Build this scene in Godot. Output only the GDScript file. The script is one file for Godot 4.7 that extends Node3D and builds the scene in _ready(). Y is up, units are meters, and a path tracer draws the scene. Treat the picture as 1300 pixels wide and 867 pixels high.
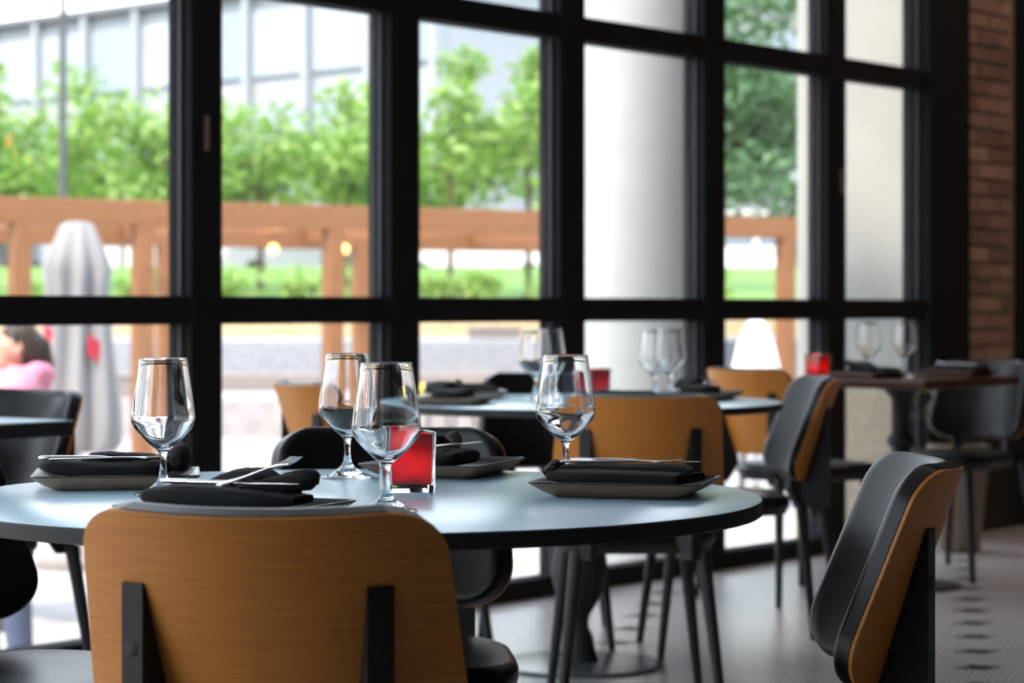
extends Node3D
# A cafe interior looking out through a black steel window wall. Camera at (0, EYE, 0) looking along -Z.
const F := 3069.0          # focal length in pixels of the 1300 x 867 frame (85 mm on full frame)
const EYE := 1.017
const WALL_TURN := 0.89727 # the window wall runs away to the right; wall space: x along the glass, y up, z into the room
const WALL_AT := Vector3(-0.866, 0, -7.242)
const PITCH := 0.9055
const OUT_Y := -0.65       # the plaza lies lower than the cafe floor

var rng := RandomNumberGenerator.new()
var names := {}
var wall_t := Transform3D()
var M := {}
var S := {}                # shared meshes

# ---------------------------------------------------------------- naming and tagging
func numbered(called: String) -> String:
	if not names.has(called):
		names[called] = 0
		return called
	names[called] += 1
	return "%s_%03d" % [called, names[called]]

func obj(called: String, mesh: Mesh, m: Material, parent: Node = null) -> MeshInstance3D:
	var o := MeshInstance3D.new()
	o.mesh = mesh
	o.material_override = m
	if parent == null:
		o.name = numbered(called)
		add_child(o)
	else:
		o.name = called
		parent.add_child(o, true)
	return o

func base(called: String, at := Vector3.ZERO, turn := 0.0) -> Node3D:
	var o := Node3D.new()
	o.name = numbered(called)
	add_child(o)
	o.position = at
	o.rotation.y = turn
	return o

func tag(o: Node, label: String, category: String, group := "") -> Node:
	o.set_meta("label", label)
	o.set_meta("category", category)
	if group:
		o.set_meta("group", group)
	return o

func struct(o: Node, label := "", category := "") -> Node:
	o.set_meta("kind", "structure")
	if label: o.set_meta("label", label)
	if category: o.set_meta("category", category)
	return o

func W(t: float, y: float, s: float) -> Vector3:   # wall space to world
	return wall_t * Vector3(t, y, s)

func P(px: float, d: float, y: float) -> Vector3:  # a point at depth d on the picture column px
	return Vector3((px - 650.0) / F * d, y, -d)

func face_turn(fx: float, fd: float) -> float:     # turn of a thing whose front is -Z so that it faces (x, depth)
	return atan2(-fx, fd)

# ---------------------------------------------------------------- mesh helpers
func tool() -> SurfaceTool:
	var st := SurfaceTool.new()
	st.begin(Mesh.PRIMITIVE_TRIANGLES)
	return st

func done(st: SurfaceTool) -> ArrayMesh:
	st.generate_normals()
	return st.commit()

func face(st: SurfaceTool, pts: Array, out: Vector3) -> void:
	var n: Vector3 = (pts[0] - pts[2]).cross(pts[0] - pts[1])
	var p := pts.duplicate()
	if n.dot(out) < 0: p.reverse()
	for i in range(1, p.size() - 1):
		for q in [p[0], p[i], p[i + 1]]:
			st.add_vertex(q)

func box(st: SurfaceTool, c: Vector3, s: Vector3, b := 0.0, bs := Basis()) -> void:
	st.set_smooth_group(-1)
	var h := s * 0.5
	b = minf(b, minf(h.x, minf(h.y, h.z)) * 0.9)
	var pt := func(sx: float, sy: float, sz: float, k: int) -> Vector3:
		var v := Vector3(sx * (h.x - (0.0 if k == 0 else b)), sy * (h.y - (0.0 if k == 1 else b)), sz * (h.z - (0.0 if k == 2 else b)))
		return c + bs * v
	for k in 3:
		for s0 in [-1.0, 1.0]:
			var q := []
			for ab in [[-1.0, -1.0], [-1.0, 1.0], [1.0, 1.0], [1.0, -1.0]]:
				var sg := [0.0, 0.0, 0.0]
				sg[k] = s0
				sg[(k + 1) % 3] = ab[0]
				sg[(k + 2) % 3] = ab[1]
				q.append(pt.call(sg[0], sg[1], sg[2], k))
			var o := Vector3.ZERO
			o[k] = s0
			face(st, q, bs * o)
	if b <= 0.0: return
	for k in 3:        # the edges that run along axis k
		var k1 := (k + 1) % 3
		var k2 := (k + 2) % 3
		for a in [-1.0, 1.0]:
			for d in [-1.0, 1.0]:
				var q := []
				for e in [[-1.0, k1], [1.0, k1], [1.0, k2], [-1.0, k2]]:
					var sg := [0.0, 0.0, 0.0]
					sg[k] = e[0]
					sg[k1] = a
					sg[k2] = d
					q.append(pt.call(sg[0], sg[1], sg[2], e[1]))
				var o := Vector3.ZERO
				o[k1] = a
				o[k2] = d
				face(st, q, bs * o)
	for sx in [-1.0, 1.0]:
		for sy in [-1.0, 1.0]:
			for sz in [-1.0, 1.0]:
				face(st, [pt.call(sx, sy, sz, 0), pt.call(sx, sy, sz, 1), pt.call(sx, sy, sz, 2)], bs * Vector3(sx, sy, sz))

func box_mesh(s: Vector3, b := 0.0, c := Vector3.ZERO) -> ArrayMesh:
	var st := tool()
	box(st, c, s, b)
	return done(st)

func beam(st: SurfaceTool, a: Vector3, e: Vector3, w: float, h: float, b := 0.0) -> void:   # a square bar from a to e
	var z := (e - a).normalized()
	var up := Vector3.UP if absf(z.y) < 0.9 else Vector3.RIGHT
	var x := up.cross(z).normalized()
	box(st, (a + e) * 0.5, Vector3(w, h, a.distance_to(e)), b, Basis(x, z.cross(x), z))

func smooth_profile(p: Array, n := 3) -> Array:
	var out := []
	for i in p.size() - 1:
		var a: Vector2 = p[maxi(i - 1, 0)]
		var b: Vector2 = p[i]
		var c: Vector2 = p[i + 1]
		var d: Vector2 = p[mini(i + 2, p.size() - 1)]
		for k in n:
			var v := b.cubic_interpolate_in_time(c, a, d, float(k) / n, maxf(b.distance_to(c), 1e-5), -maxf(a.distance_to(b), 1e-5), maxf(b.distance_to(c), 1e-5) + maxf(c.distance_to(d), 1e-5))
			v.x = maxf(v.x, 0.0)
			out.append(v)
	out.append(p[p.size() - 1])
	return out

func lathe(st: SurfaceTool, prof: Array, seg := 48, sharp := 40.0, at := Vector3.ZERO) -> void:   # outer side bottom to top
	var grp := 1
	for i in prof.size() - 1:
		var a: Vector2 = prof[i]
		var b: Vector2 = prof[i + 1]
		if i > 0:
			var before: Vector2 = a - prof[i - 1]
			if absf(before.angle_to(b - a)) > deg_to_rad(sharp): grp += 1
		st.set_smooth_group(grp)
		for j in seg:
			var u := TAU * j / seg
			var v := TAU * ((j + 1) % seg) / seg
			var c0 := Vector3(cos(u), 0, sin(u))
			var c1 := Vector3(cos(v), 0, sin(v))
			var p00 := at + c0 * a.x + Vector3(0, a.y, 0)
			var p01 := at + c1 * a.x + Vector3(0, a.y, 0)
			var p10 := at + c0 * b.x + Vector3(0, b.y, 0)
			var p11 := at + c1 * b.x + Vector3(0, b.y, 0)
			if b.x > 1e-6:
				for q in [p01, p11, p10]: st.add_vertex(q)
			if a.x > 1e-6:
				for q in ([p01, p10, p00]): st.add_vertex(q)

func lathe_mesh(prof: Array, seg := 48, sharp := 40.0) -> ArrayMesh:
	var st := tool()
	lathe(st, prof, seg, sharp)
	return done(st)

func rings(st: SurfaceTool, rows: Array, closed := true, cap0 := true, cap1 := true) -> void:  # skin over rings of points, each running anticlockwise seen from the end
	st.set_smooth_group(1)
	var n: int = rows[0].size()
	for i in rows.size() - 1:
		for j in (n if closed else n - 1):
			var k := (j + 1) % n
			var a: Vector3 = rows[i][j]
			var b: Vector3 = rows[i][k]
			var c: Vector3 = rows[i + 1][k]
			var d: Vector3 = rows[i + 1][j]
			for q in [a, d, c]: st.add_vertex(q)
			for q in [a, c, b]: st.add_vertex(q)
	for e in [0, 1]:
		if (e == 0 and not cap0) or (e == 1 and not cap1): continue
		st.set_smooth_group(2 + e)
		var r: Array = rows[0] if e == 0 else rows[rows.size() - 1]
		var m := Vector3.ZERO
		for q in r: m += q
		m /= n
		for j in n:
			var k := (j + 1) % n
			var t := [r[j], r[k], m] if e == 0 else [r[k], r[j], m]
			for q in t: st.add_vertex(q)

func tube(st: SurfaceTool, pts: Array, rad: Array, seg := 10) -> void:
	var rows := []
	var x := Vector3.ZERO
	for i in pts.size():
		var z: Vector3 = (pts[mini(i + 1, pts.size() - 1)] - pts[maxi(i - 1, 0)]).normalized()
		if x == Vector3.ZERO:
			x = (Vector3.UP if absf(z.y) < 0.9 else Vector3.RIGHT).cross(z).normalized()
		x = (x - z * x.dot(z)).normalized()
		var y := z.cross(x)
		var row := []
		for j in seg:
			var u := TAU * j / seg
			row.append(pts[i] + (x * cos(u) + y * sin(u)) * rad[i])
		rows.append(row)
	rings(st, rows)

func strip(st: SurfaceTool, pts: Array, hw: Array, ht: Array, seg := 16, power := 0.45) -> void:  # a soft flat slab swept along pts
	var rows := []
	for i in pts.size():
		var z: Vector3 = (pts[mini(i + 1, pts.size() - 1)] - pts[maxi(i - 1, 0)]).normalized()
		var x := Vector3.UP.cross(z).normalized()
		var y := z.cross(x)
		var row := []
		for j in seg:
			var u := TAU * j / seg
			var cx := signf(cos(u)) * pow(absf(cos(u)), power)
			var cy := signf(sin(u)) * pow(absf(sin(u)), power)
			row.append(pts[i] + x * cx * hw[i] + y * cy * ht[i])
		rows.append(row)
	rings(st, rows)

func cloth(st: SurfaceTool, pts: Array, hw: Array, ht: Array, power := 0.45) -> void:   # the same, finer and creased like folded fabric
	var n := noise(1.0, 2, 77)
	var rows := []
	var c := []
	var w := []
	var h := []
	for i in pts.size() - 1:
		for k in 6:
			var f := k / 6.0
			var a := maxi(i - 1, 0)
			var d := mini(i + 2, pts.size() - 1)
			c.append(pts[i].cubic_interpolate(pts[i + 1], pts[a], pts[d], f))
			w.append(maxf(cubic_interpolate(hw[i], hw[i + 1], hw[a], hw[d], f), 0.002))
			h.append(maxf(cubic_interpolate(ht[i], ht[i + 1], ht[a], ht[d], f), 0.002))
	c.append(pts[-1])
	w.append(hw[-1])
	h.append(ht[-1])
	for i in c.size():
		var z: Vector3 = (c[mini(i + 1, c.size() - 1)] - c[maxi(i - 1, 0)]).normalized()
		var x := Vector3.UP.cross(z).normalized()
		var y := z.cross(x)
		var row := []
		for j in 40:
			var u := TAU * j / 40
			var p: Vector3 = c[i] + x * signf(cos(u)) * pow(absf(cos(u)), power) * w[i] + y * signf(sin(u)) * pow(absf(sin(u)), power) * h[i]
			var amp := clampf((p.y - 0.013) / 0.012, 0.0, 1.0)
			var k := 0.0026 * n.get_noise_3d(p.x * 34.0, p.y * 60.0, p.z * 34.0) + 0.0013 * n.get_noise_3d(p.x * 105.0, p.y * 130.0 + 9.0, p.z * 105.0)
			row.append(p + (p - c[i]).normalized() * k * amp)
		rows.append(row)
	rings(st, rows)

func prism(st: SurfaceTool, poly: PackedVector2Array, a: float, b: float, tr := Transform3D()) -> void:  # polygon in (x, y), from z = a to z = b
	st.set_smooth_group(-1)
	var idx := Geometry2D.triangulate_polygon(poly)
	for i in range(0, idx.size(), 3):
		for z in [a, b]:
			var q := []
			for k in 3:
				var v := poly[idx[i + k]]
				q.append(tr * Vector3(v.x, v.y, z))
			face(st, q, tr.basis * Vector3(0, 0, -1.0 if z == minf(a, b) else 1.0))
	var cw := Geometry2D.is_polygon_clockwise(poly)
	for i in poly.size():
		var p := poly[i]
		var n := poly[(i + 1) % poly.size()]
		var e := n - p
		var o := Vector3(e.y, -e.x, 0) * (-1.0 if cw else 1.0)
		face(st, [tr * Vector3(p.x, p.y, a), tr * Vector3(n.x, n.y, a), tr * Vector3(n.x, n.y, b), tr * Vector3(p.x, p.y, b)], tr.basis * o)

# Smooth union of tapered capsules and balls as one surface (surface nets).
func nets(bones: Array, cell: float, k := 0.03) -> ArrayMesh:
	var lo := Vector3.ONE * 1e9
	var hi := -lo
	for b in bones:
		var r: float = maxf(b[2], b[3]) + cell * 2.0
		for e in 2:
			lo = lo.min(b[e] - Vector3.ONE * r)
			hi = hi.max(b[e] + Vector3.ONE * r)
	var n := Vector3i(((hi - lo) / cell).ceil()) + Vector3i.ONE
	var sy := n.x
	var sz := n.x * n.y
	var f := PackedFloat32Array()
	f.resize(n.x * n.y * n.z)
	f.fill(1.0)
	for b in bones:
		var a: Vector3 = b[0]
		var e: Vector3 = b[1]
		var ra: float = b[2]
		var rb: float = b[3]
		var r: float = maxf(ra, rb) + k * 2.0 + cell * 2.0
		var l3 := Vector3i(((a.min(e) - Vector3.ONE * r - lo) / cell).floor()).clamp(Vector3i.ZERO, n - Vector3i.ONE)
		var h3 := Vector3i(((a.max(e) + Vector3.ONE * r - lo) / cell).ceil()).clamp(Vector3i.ZERO, n - Vector3i.ONE)
		var ab := e - a
		var len2 := maxf(ab.length_squared(), 1e-9)
		for z in range(l3.z, h3.z + 1):
			for y in range(l3.y, h3.y + 1):
				for x in range(l3.x, h3.x + 1):
					var p := lo + Vector3(x, y, z) * cell
					var t := clampf((p - a).dot(ab) / len2, 0.0, 1.0)
					var d := p.distance_to(a + ab * t) - lerpf(ra, rb, t)
					var i := x + y * sy + z * sz
					var o := f[i]
					var hh := clampf(0.5 + 0.5 * (o - d) / k, 0.0, 1.0)
					f[i] = lerpf(o, d, hh) - k * hh * (1.0 - hh) if o < 0.9 else d
	var vid := {}
	var verts := PackedVector3Array()
	var ix := PackedInt32Array()
	var off := [0, 1, sy, sy + 1, sz, sz + 1, sz + sy, sz + sy + 1]
	for z in n.z - 1:
		for y in n.y - 1:
			for x in n.x - 1:
				var i := x + y * sy + z * sz
				var m := 0
				for c in 8:
					if f[i + off[c]] < 0.0: m |= 1 << c
				if m == 0 or m == 255: continue
				var s := Vector3.ZERO
				var cnt := 0
				for c in 8:
					for ax in [1, 2, 4]:
						if c & ax: continue
						var va := f[i + off[c]]
						var vb := f[i + off[c | ax]]
						if (va < 0.0) == (vb < 0.0): continue
						var t := va / (va - vb)
						var q := Vector3(c & 1, (c >> 1) & 1, (c >> 2) & 1)
						q += Vector3(1 if ax == 1 else 0, 1 if ax == 2 else 0, 1 if ax == 4 else 0) * t
						s += q
						cnt += 1
				vid[i] = verts.size()
				verts.append(lo + (Vector3(x, y, z) + s / cnt) * cell)
	for i in vid:
		for ax in 3:
			var d1: int = [1, sy, sz][ax]
			var u: int = [sy, sz, 1][ax]
			var v: int = [sz, 1, sy][ax]
			var a := f[i]
			var b := f[i + d1]
			if (a < 0.0) == (b < 0.0): continue
			if not (vid.has(i - u) and vid.has(i - v) and vid.has(i - u - v)): continue
			var q := [vid[i], vid[i - u], vid[i - u - v], vid[i - v]]
			if a < 0.0: q.reverse()
			ix.append_array(PackedInt32Array([q[0], q[1], q[2], q[0], q[2], q[3]]))
	var st := tool()
	st.set_smooth_group(1)
	for j in ix: st.add_vertex(verts[j])
	return done(st)

# ---------------------------------------------------------------- materials
func mat(c: Color, rough := 0.6, metal := 0.0, spec := 0.5) -> StandardMaterial3D:
	var m := StandardMaterial3D.new()
	m.albedo_color = c
	m.roughness = rough
	m.metallic = metal
	m.metallic_specular = spec
	return m

func noise(freq: float, octaves := 3, seed_ := 1) -> FastNoiseLite:
	var n := FastNoiseLite.new()
	n.seed = seed_
	n.frequency = freq
	n.fractal_octaves = octaves
	n.noise_type = FastNoiseLite.TYPE_SIMPLEX_SMOOTH
	return n

func mottled(size: int, a: Color, b: Color, fx: float, fy: float, seed_: int, streak := 0.0) -> ImageTexture:  # two-tone grain
	var im := Image.create(size, size, false, Image.FORMAT_RGB8)
	var n := noise(1.0, 4, seed_)
	var n2 := noise(1.0, 2, seed_ + 7)
	for y in size:
		for x in size:
			# wrapped in x and y by blending so that repeats do not show
			var u := float(x) / size
			var v := float(y) / size
			var s := 0.0
			for w in [[0, 0, (1 - u) * (1 - v)], [1, 0, u * (1 - v)], [0, 1, (1 - u) * v], [1, 1, u * v]]:
				s += n.get_noise_2d((u - w[0]) * fx, (v - w[1]) * fy) * w[2]
			var t := clampf(0.5 + 0.9 * s, 0.0, 1.0)
			if streak > 0.0:
				t = clampf(t + streak * n2.get_noise_2d(u * fx * 0.35, v * fy * 5.0), 0.0, 1.0)
			im.set_pixel(x, y, a.lerp(b, t))
	return ImageTexture.create_from_image(im)

func triplanar(m: StandardMaterial3D, tex: Texture2D, scale: float, world := true) -> StandardMaterial3D:
	m.albedo_texture = tex
	m.albedo_color = Color.WHITE
	m.uv1_triplanar = true
	m.uv1_world_triplanar = world
	m.uv1_scale = Vector3.ONE * scale
	return m

func grain_bump(m: StandardMaterial3D, freq: float, depth: float, scale: float) -> void:
	var t := NoiseTexture2D.new()
	t.width = 256
	t.height = 256
	t.seamless = true
	t.noise = noise(freq, 3, 5)
	m.heightmap_enabled = true
	m.heightmap_texture = t
	m.heightmap_scale = depth
	m.uv1_triplanar = true
	m.uv1_world_triplanar = false
	m.uv1_scale = Vector3.ONE * scale

func mosaic() -> ImageTexture:   # small round-cornered tiles with grout, half a metre of floor
	var size := 768
	var nt := 22
	var im := Image.create(size, size, false, Image.FORMAT_RGB8)
	var tone := {}
	var r := RandomNumberGenerator.new()
	r.seed = 4
	for i in nt * nt * 2: tone[i] = r.randf()
	for y in size:
		for x in size:
			var v := float(y) / size * nt
			var row := int(v)
			var u := float(x) / size * nt + (0.5 if row % 2 else 0.0)
			var col := int(u) % nt
			var fu := absf(fposmod(u, 1.0) - 0.5)
			var fv := absf(fposmod(v, 1.0) - 0.5)
			var d := maxf(maxf(fu, fv), (fu + fv) * 0.72)
			var t: float = tone[row * nt + col]
			var c := Color(0.80, 0.77, 0.77).lerp(Color(0.89, 0.87, 0.87), t)
			if d > 0.43: c = Color(0.36, 0.33, 0.33)
			im.set_pixel(x, y, c)
	return ImageTexture.create_from_image(im)

func make_materials() -> void:
	M.frame = mat(Color(0.155, 0.155, 0.16), 0.7, 0.0, 0.12)
	M.bead = mat(Color(0.33, 0.33, 0.35), 0.6, 0.0, 0.3)
	M.plate_metal = mat(Color(0.52, 0.44, 0.41), 0.5, 0.2)
	M.pane = mat(Color(1, 1, 1, 0.03), 0.02)
	M.pane.transparency = BaseMaterial3D.TRANSPARENCY_ALPHA
	M.black = mat(Color(0.165, 0.165, 0.17), 0.5, 0.0, 0.4)
	M.steel_black = mat(Color(0.12, 0.125, 0.135), 0.5, 0.0, 0.4)
	M.base_black = mat(Color(0.30, 0.325, 0.335), 0.25)
	M.bolt = mat(Color(0.04, 0.04, 0.04), 0.6)
	M.vinyl = mat(Color(0.08, 0.08, 0.09), 0.34, 0.0, 0.4)
	grain_bump(M.vinyl, 0.12, 0.02, 9.0)
	M.wood = mat(Color.WHITE, 0.5)
	M.wood.albedo_texture = mottled(768, Color(0.70, 0.42, 0.135), Color(0.84, 0.555, 0.205), 4.0, 130.0, 11, 0.35)
	M.ply_edge = mat(Color(0.78, 0.50, 0.22), 0.55)
	M.dark_ply = mat(Color(0.17, 0.13, 0.11), 0.5)
	M.top_blue = mat(Color(0.70, 0.86, 0.94), 0.22, 0.0, 0.7)
	M.table_wood = triplanar(mat(Color.WHITE, 0.3), mottled(256, Color(0.22, 0.11, 0.07), Color(0.36, 0.20, 0.13), 3.0, 26.0, 21, 0.4), 1.4)
	M.glass = mat(Color(1, 1, 1, 0.0), 0.0)
	M.glass.refraction_enabled = true
	M.glass.refraction_scale = 0.05
	M.glass.transparency = BaseMaterial3D.TRANSPARENCY_ALPHA
	M.red_glass = mat(Color(0.50, 0.02, 0.04), 0.25)
	M.red_glass.backlight_enabled = true
	M.red_glass.backlight = Color(0.62, 0.02, 0.04)
	M.wax = mat(Color(0.9, 0.8, 0.7), 0.6)
	M.wax.subsurf_scatter_enabled = true
	M.wax.subsurf_scatter_strength = 0.3
	M.flame = mat(Color(1.0, 0.6, 0.3), 0.6)
	M.flame.emission_enabled = true
	M.flame.emission = Color(1.0, 0.55, 0.25)
	M.flame.emission_energy_multiplier = 14.0
	M.glaze = mat(Color(0.075, 0.07, 0.068), 0.28)
	M.clay = triplanar(mat(Color.WHITE, 0.45), mottled(256, Color(0.56, 0.44, 0.36), Color(0.68, 0.56, 0.47), 9.0, 9.0, 31), 6.0, false)
	M.napkin = mat(Color(0.125, 0.12, 0.125), 0.9)
	M.napkin.rim_enabled = true
	M.napkin.rim = 0.12
	grain_bump(M.napkin, 0.25, 0.03, 14.0)
	M.silver = mat(Color(0.85, 0.85, 0.86), 0.14, 1.0)
	M.floor = mat(Color.WHITE, 0.28, 0.0, 0.7)
	M.floor.albedo_texture = mosaic()
	M.inlay = mat(Color(0.10, 0.09, 0.09), 0.4, 0.0, 0.3)
	M.brick_a = triplanar(mat(Color.WHITE, 0.85), mottled(256, Color(0.56, 0.44, 0.38), Color(0.68, 0.56, 0.49), 7.0, 9.0, 41), 3.0)
	M.brick_b = triplanar(mat(Color.WHITE, 0.85), mottled(256, Color(0.47, 0.36, 0.31), Color(0.59, 0.48, 0.42), 7.0, 9.0, 43), 3.0)
	M.brick_c = triplanar(mat(Color.WHITE, 0.85), mottled(256, Color(0.62, 0.49, 0.42), Color(0.75, 0.63, 0.56), 7.0, 9.0, 45), 3.0)
	M.mortar = mat(Color(0.52, 0.46, 0.42), 0.95)
	M.room_wall = mat(Color(0.30, 0.27, 0.25), 0.9)
	M.room_ceiling = mat(Color(0.86, 0.85, 0.83), 0.9)
	M.planter = mat(Color(0.50, 0.43, 0.38), 0.5)
	M.soil = mat(Color(0.12, 0.09, 0.07), 0.95)
	M.plant_leaf = mat(Color(0.33, 0.45, 0.26), 0.45)
	M.plant_leaf.backlight_enabled = true
	M.plant_leaf.backlight = Color(0.2, 0.3, 0.1)
	# outside
	M.paving = triplanar(mat(Color.WHITE, 0.85), mottled(512, Color(0.536, 0.519, 0.519), Color(0.623, 0.605, 0.605), 9.0, 9.0, 51), 0.35)
	M.granite = triplanar(mat(Color.WHITE, 0.8), mottled(256, Color(0.432, 0.398, 0.389), Color(0.536, 0.502, 0.493), 40.0, 40.0, 53), 0.8)
	M.beige = triplanar(mat(Color.WHITE, 0.85), mottled(256, Color(0.623, 0.536, 0.398), Color(0.735, 0.666, 0.536), 9.0, 12.0, 55), 0.5)
	M.pale_stone = triplanar(mat(Color.WHITE, 0.8), mottled(256, Color(0.484, 0.493, 0.519), Color(0.605, 0.605, 0.631), 12.0, 18.0, 57), 0.5)
	M.lawn = triplanar(mat(Color.WHITE, 0.95), mottled(256, Color(0.311, 0.450, 0.190), Color(0.432, 0.571, 0.277), 22.0, 22.0, 59), 0.4)
	M.road = mat(Color(0.450, 0.441, 0.450), 0.9)
	M.timber = triplanar(mat(Color.WHITE, 0.7), mottled(256, Color(0.42, 0.255, 0.125), Color(0.54, 0.36, 0.20), 26.0, 5.0, 61, 0.2), 0.9)
	M.plaster = triplanar(mat(Color.WHITE, 0.9), mottled(256, Color(0.63, 0.63, 0.615), Color(0.67, 0.67, 0.655), 4.0, 4.0, 63), 0.6)
	M.stone = triplanar(mat(Color.WHITE, 0.8), mottled(256, Color(0.56, 0.51, 0.43), Color(0.73, 0.68, 0.59), 14.0, 14.0, 65), 1.2)
	M.column = triplanar(mat(Color.WHITE, 0.75), mottled(256, Color(0.645, 0.66, 0.67), Color(0.69, 0.705, 0.715), 4.0, 4.0, 67), 0.6)
	M.canvas = mat(Color(0.519, 0.510, 0.519), 0.9)
	M.canvas.backlight_enabled = true
	M.canvas.backlight = Color(0.3, 0.3, 0.3)
	M.canvas_white = mat(Color(0.95, 0.95, 0.95), 0.9)
	M.red_print = mat(Color(0.675, 0.104, 0.190), 0.8)
	M.pole = mat(Color(0.260, 0.268, 0.285), 0.5, 0.4)
	M.aluminium = mat(Color(0.623, 0.631, 0.649), 0.4, 0.6)
	M.yellow = mat(Color(0.744, 0.692, 0.216), 0.7)
	M.orange = mat(Color(0.796, 0.476, 0.156), 0.6)
	M.grey_panel = mat(Color(0.389, 0.398, 0.415), 0.6)
	M.facade = mat(Color(0.60, 0.62, 0.635), 0.7)
	M.facade_glass = mat(Color(0.50, 0.55, 0.59), 0.12)
	M.facade_glass_pale = mat(Color(0.56, 0.595, 0.62), 0.2)
	M.bark = triplanar(mat(Color.WHITE, 0.95), mottled(128, Color(0.260, 0.208, 0.164), Color(0.381, 0.311, 0.251), 20.0, 6.0, 71), 1.5)
	M.leaf = mat(Color.WHITE, 0.5)
	M.leaf.vertex_color_use_as_albedo = true
	M.leaf.backlight_enabled = true
	M.leaf.backlight = Color(0.75, 0.85, 0.5)
	M.car_white = mat(Color(0.92, 0.92, 0.92), 0.3)
	M.car_dark = mat(Color(0.138, 0.147, 0.164), 0.3)
	M.car_glass = mat(Color(0.432, 0.484, 0.519), 0.1)
	M.tyre = mat(Color(0.069, 0.069, 0.069), 0.9)
	M.lamp_glow = mat(Color(1.0, 0.8, 0.5), 0.6)
	M.lamp_glow.emission_enabled = true
	M.lamp_glow.emission = Color(1.0, 0.72, 0.35)
	M.lamp_glow.emission_energy_multiplier = 1.6
	M.skin = mat(Color(0.72, 0.54, 0.46), 0.6)
	M.pink = mat(Color(0.80, 0.50, 0.61), 0.85)
	M.hair = mat(Color(0.20, 0.15, 0.12), 0.6)
	M.denim = mat(Color(0.24, 0.28, 0.38), 0.85)
	M.shoe = mat(Color(0.9, 0.9, 0.9), 0.7)
	M.dark_plastic = mat(Color(0.06, 0.06, 0.06), 0.3)

# ---------------------------------------------------------------- chairs
const LEAN := 0.34
const SAG := 0.085
const BACK_L := 0.315
func back_point(x: float, y: float, off: float) -> Vector3:   # x across, y up the shell, off behind its front
	var yy := y - 0.007 * (y / BACK_L) * (1.0 - pow(minf(absf(x) / 0.2, 1.0), 2.0))
	var n := Vector3(2.0 * SAG * x / 0.04, -sin(LEAN), cos(LEAN)).normalized()
	return Vector3(x, 0.513 + yy * cos(LEAN), 0.155 + yy * sin(LEAN) + SAG - SAG * x * x / 0.04) + n * off

func back_hw(y: float, inset: float) -> float:
	var h := lerpf(0.208, 0.190, y / BACK_L)
	var rb := 0.085
	var rt := 0.05
	if y < rb: h -= rb - sqrt(maxf(0.0, rb * rb - (rb - y) * (rb - y)))
	if y > BACK_L - rt: h -= rt - sqrt(maxf(0.0, rt * rt - pow(y - BACK_L + rt, 2.0)))
	return h - inset

func build_back(front: float, edge: float, behind: float, puff: float, inset: float) -> ArrayMesh:
	var st := tool()
	var nu := 28
	var nv := 30
	var sheets := [[], []]
	for i in nv + 1:
		var v := 0.5 - 0.5 * cos(PI * i / nv)
		var y := lerpf(inset, BACK_L - inset, v)
		var rows := [[], []]
		for j in nu + 1:
			var u := sin(PI * 0.5 * (2.0 * j / nu - 1.0))
			var h := back_hw(y, inset)
			var x := u * h
			var e := minf(minf(h - absf(x), y - inset), BACK_L - inset - y)
			var rim := 1.0
			if puff > 0.0:
				var q := 1.0 - clampf(e / puff, 0.0, 1.0)
				rim = sqrt(maxf(0.0, 1.0 - q * q))
			rows[0].append([back_point(x, y, lerpf(edge, front, rim)), Vector2(x * 2.3 + 0.5, y * 2.3)])
			rows[1].append([back_point(x, y, behind), Vector2(x * 2.3 + 0.5, y * 2.3)])
		sheets[0].append(rows[0])
		sheets[1].append(rows[1])
	for s in 2:
		st.set_smooth_group(1 + s)
		for i in nv:
			for j in nu:
				var q := [sheets[s][i][j], sheets[s][i + 1][j], sheets[s][i + 1][j + 1], sheets[s][i][j + 1]]
				if s == 0: q.reverse()
				for k in [0, 2, 1, 0, 3, 2]:
					st.set_uv(q[k][1])
					st.add_vertex(q[k][0])
	# the cut edge
	for once in 1:
		st.set_smooth_group(5)
		var loop := [[], []]
		for s in 2:
			for j in nu + 1: loop[s].append(sheets[s][0][j])
			for i in range(1, nv + 1): loop[s].append(sheets[s][i][nu])
			for j in range(nu - 1, -1, -1): loop[s].append(sheets[s][nv][j])
			for i in range(nv - 1, 0, -1): loop[s].append(sheets[s][i][0])
		var n: int = loop[0].size()
		for i in n:
			var k := (i + 1) % n
			for q in [loop[0][i], loop[0][k], loop[1][k], loop[0][i], loop[1][k], loop[1][i]]:
				st.set_uv(q[1])
				st.add_vertex(q[0])
	return done(st)

func seat_mesh(layers: Array) -> ArrayMesh:
	var st := tool()
	var rows := []
	for l in layers:
		var row := []
		for j in 48:
			var u := -TAU * j / 48
			var cx := signf(cos(u)) * pow(absf(cos(u)), 0.55)
			var cz := signf(sin(u)) * pow(absf(sin(u)), 0.55)
			row.append(Vector3(cx * 0.212 * l[0] * (1.0 - 0.05 * cz), l[1], -0.018 + cz * 0.208 * l[0]))
		rows.append(row)
	rings(st, rows)
	return done(st)

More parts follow.
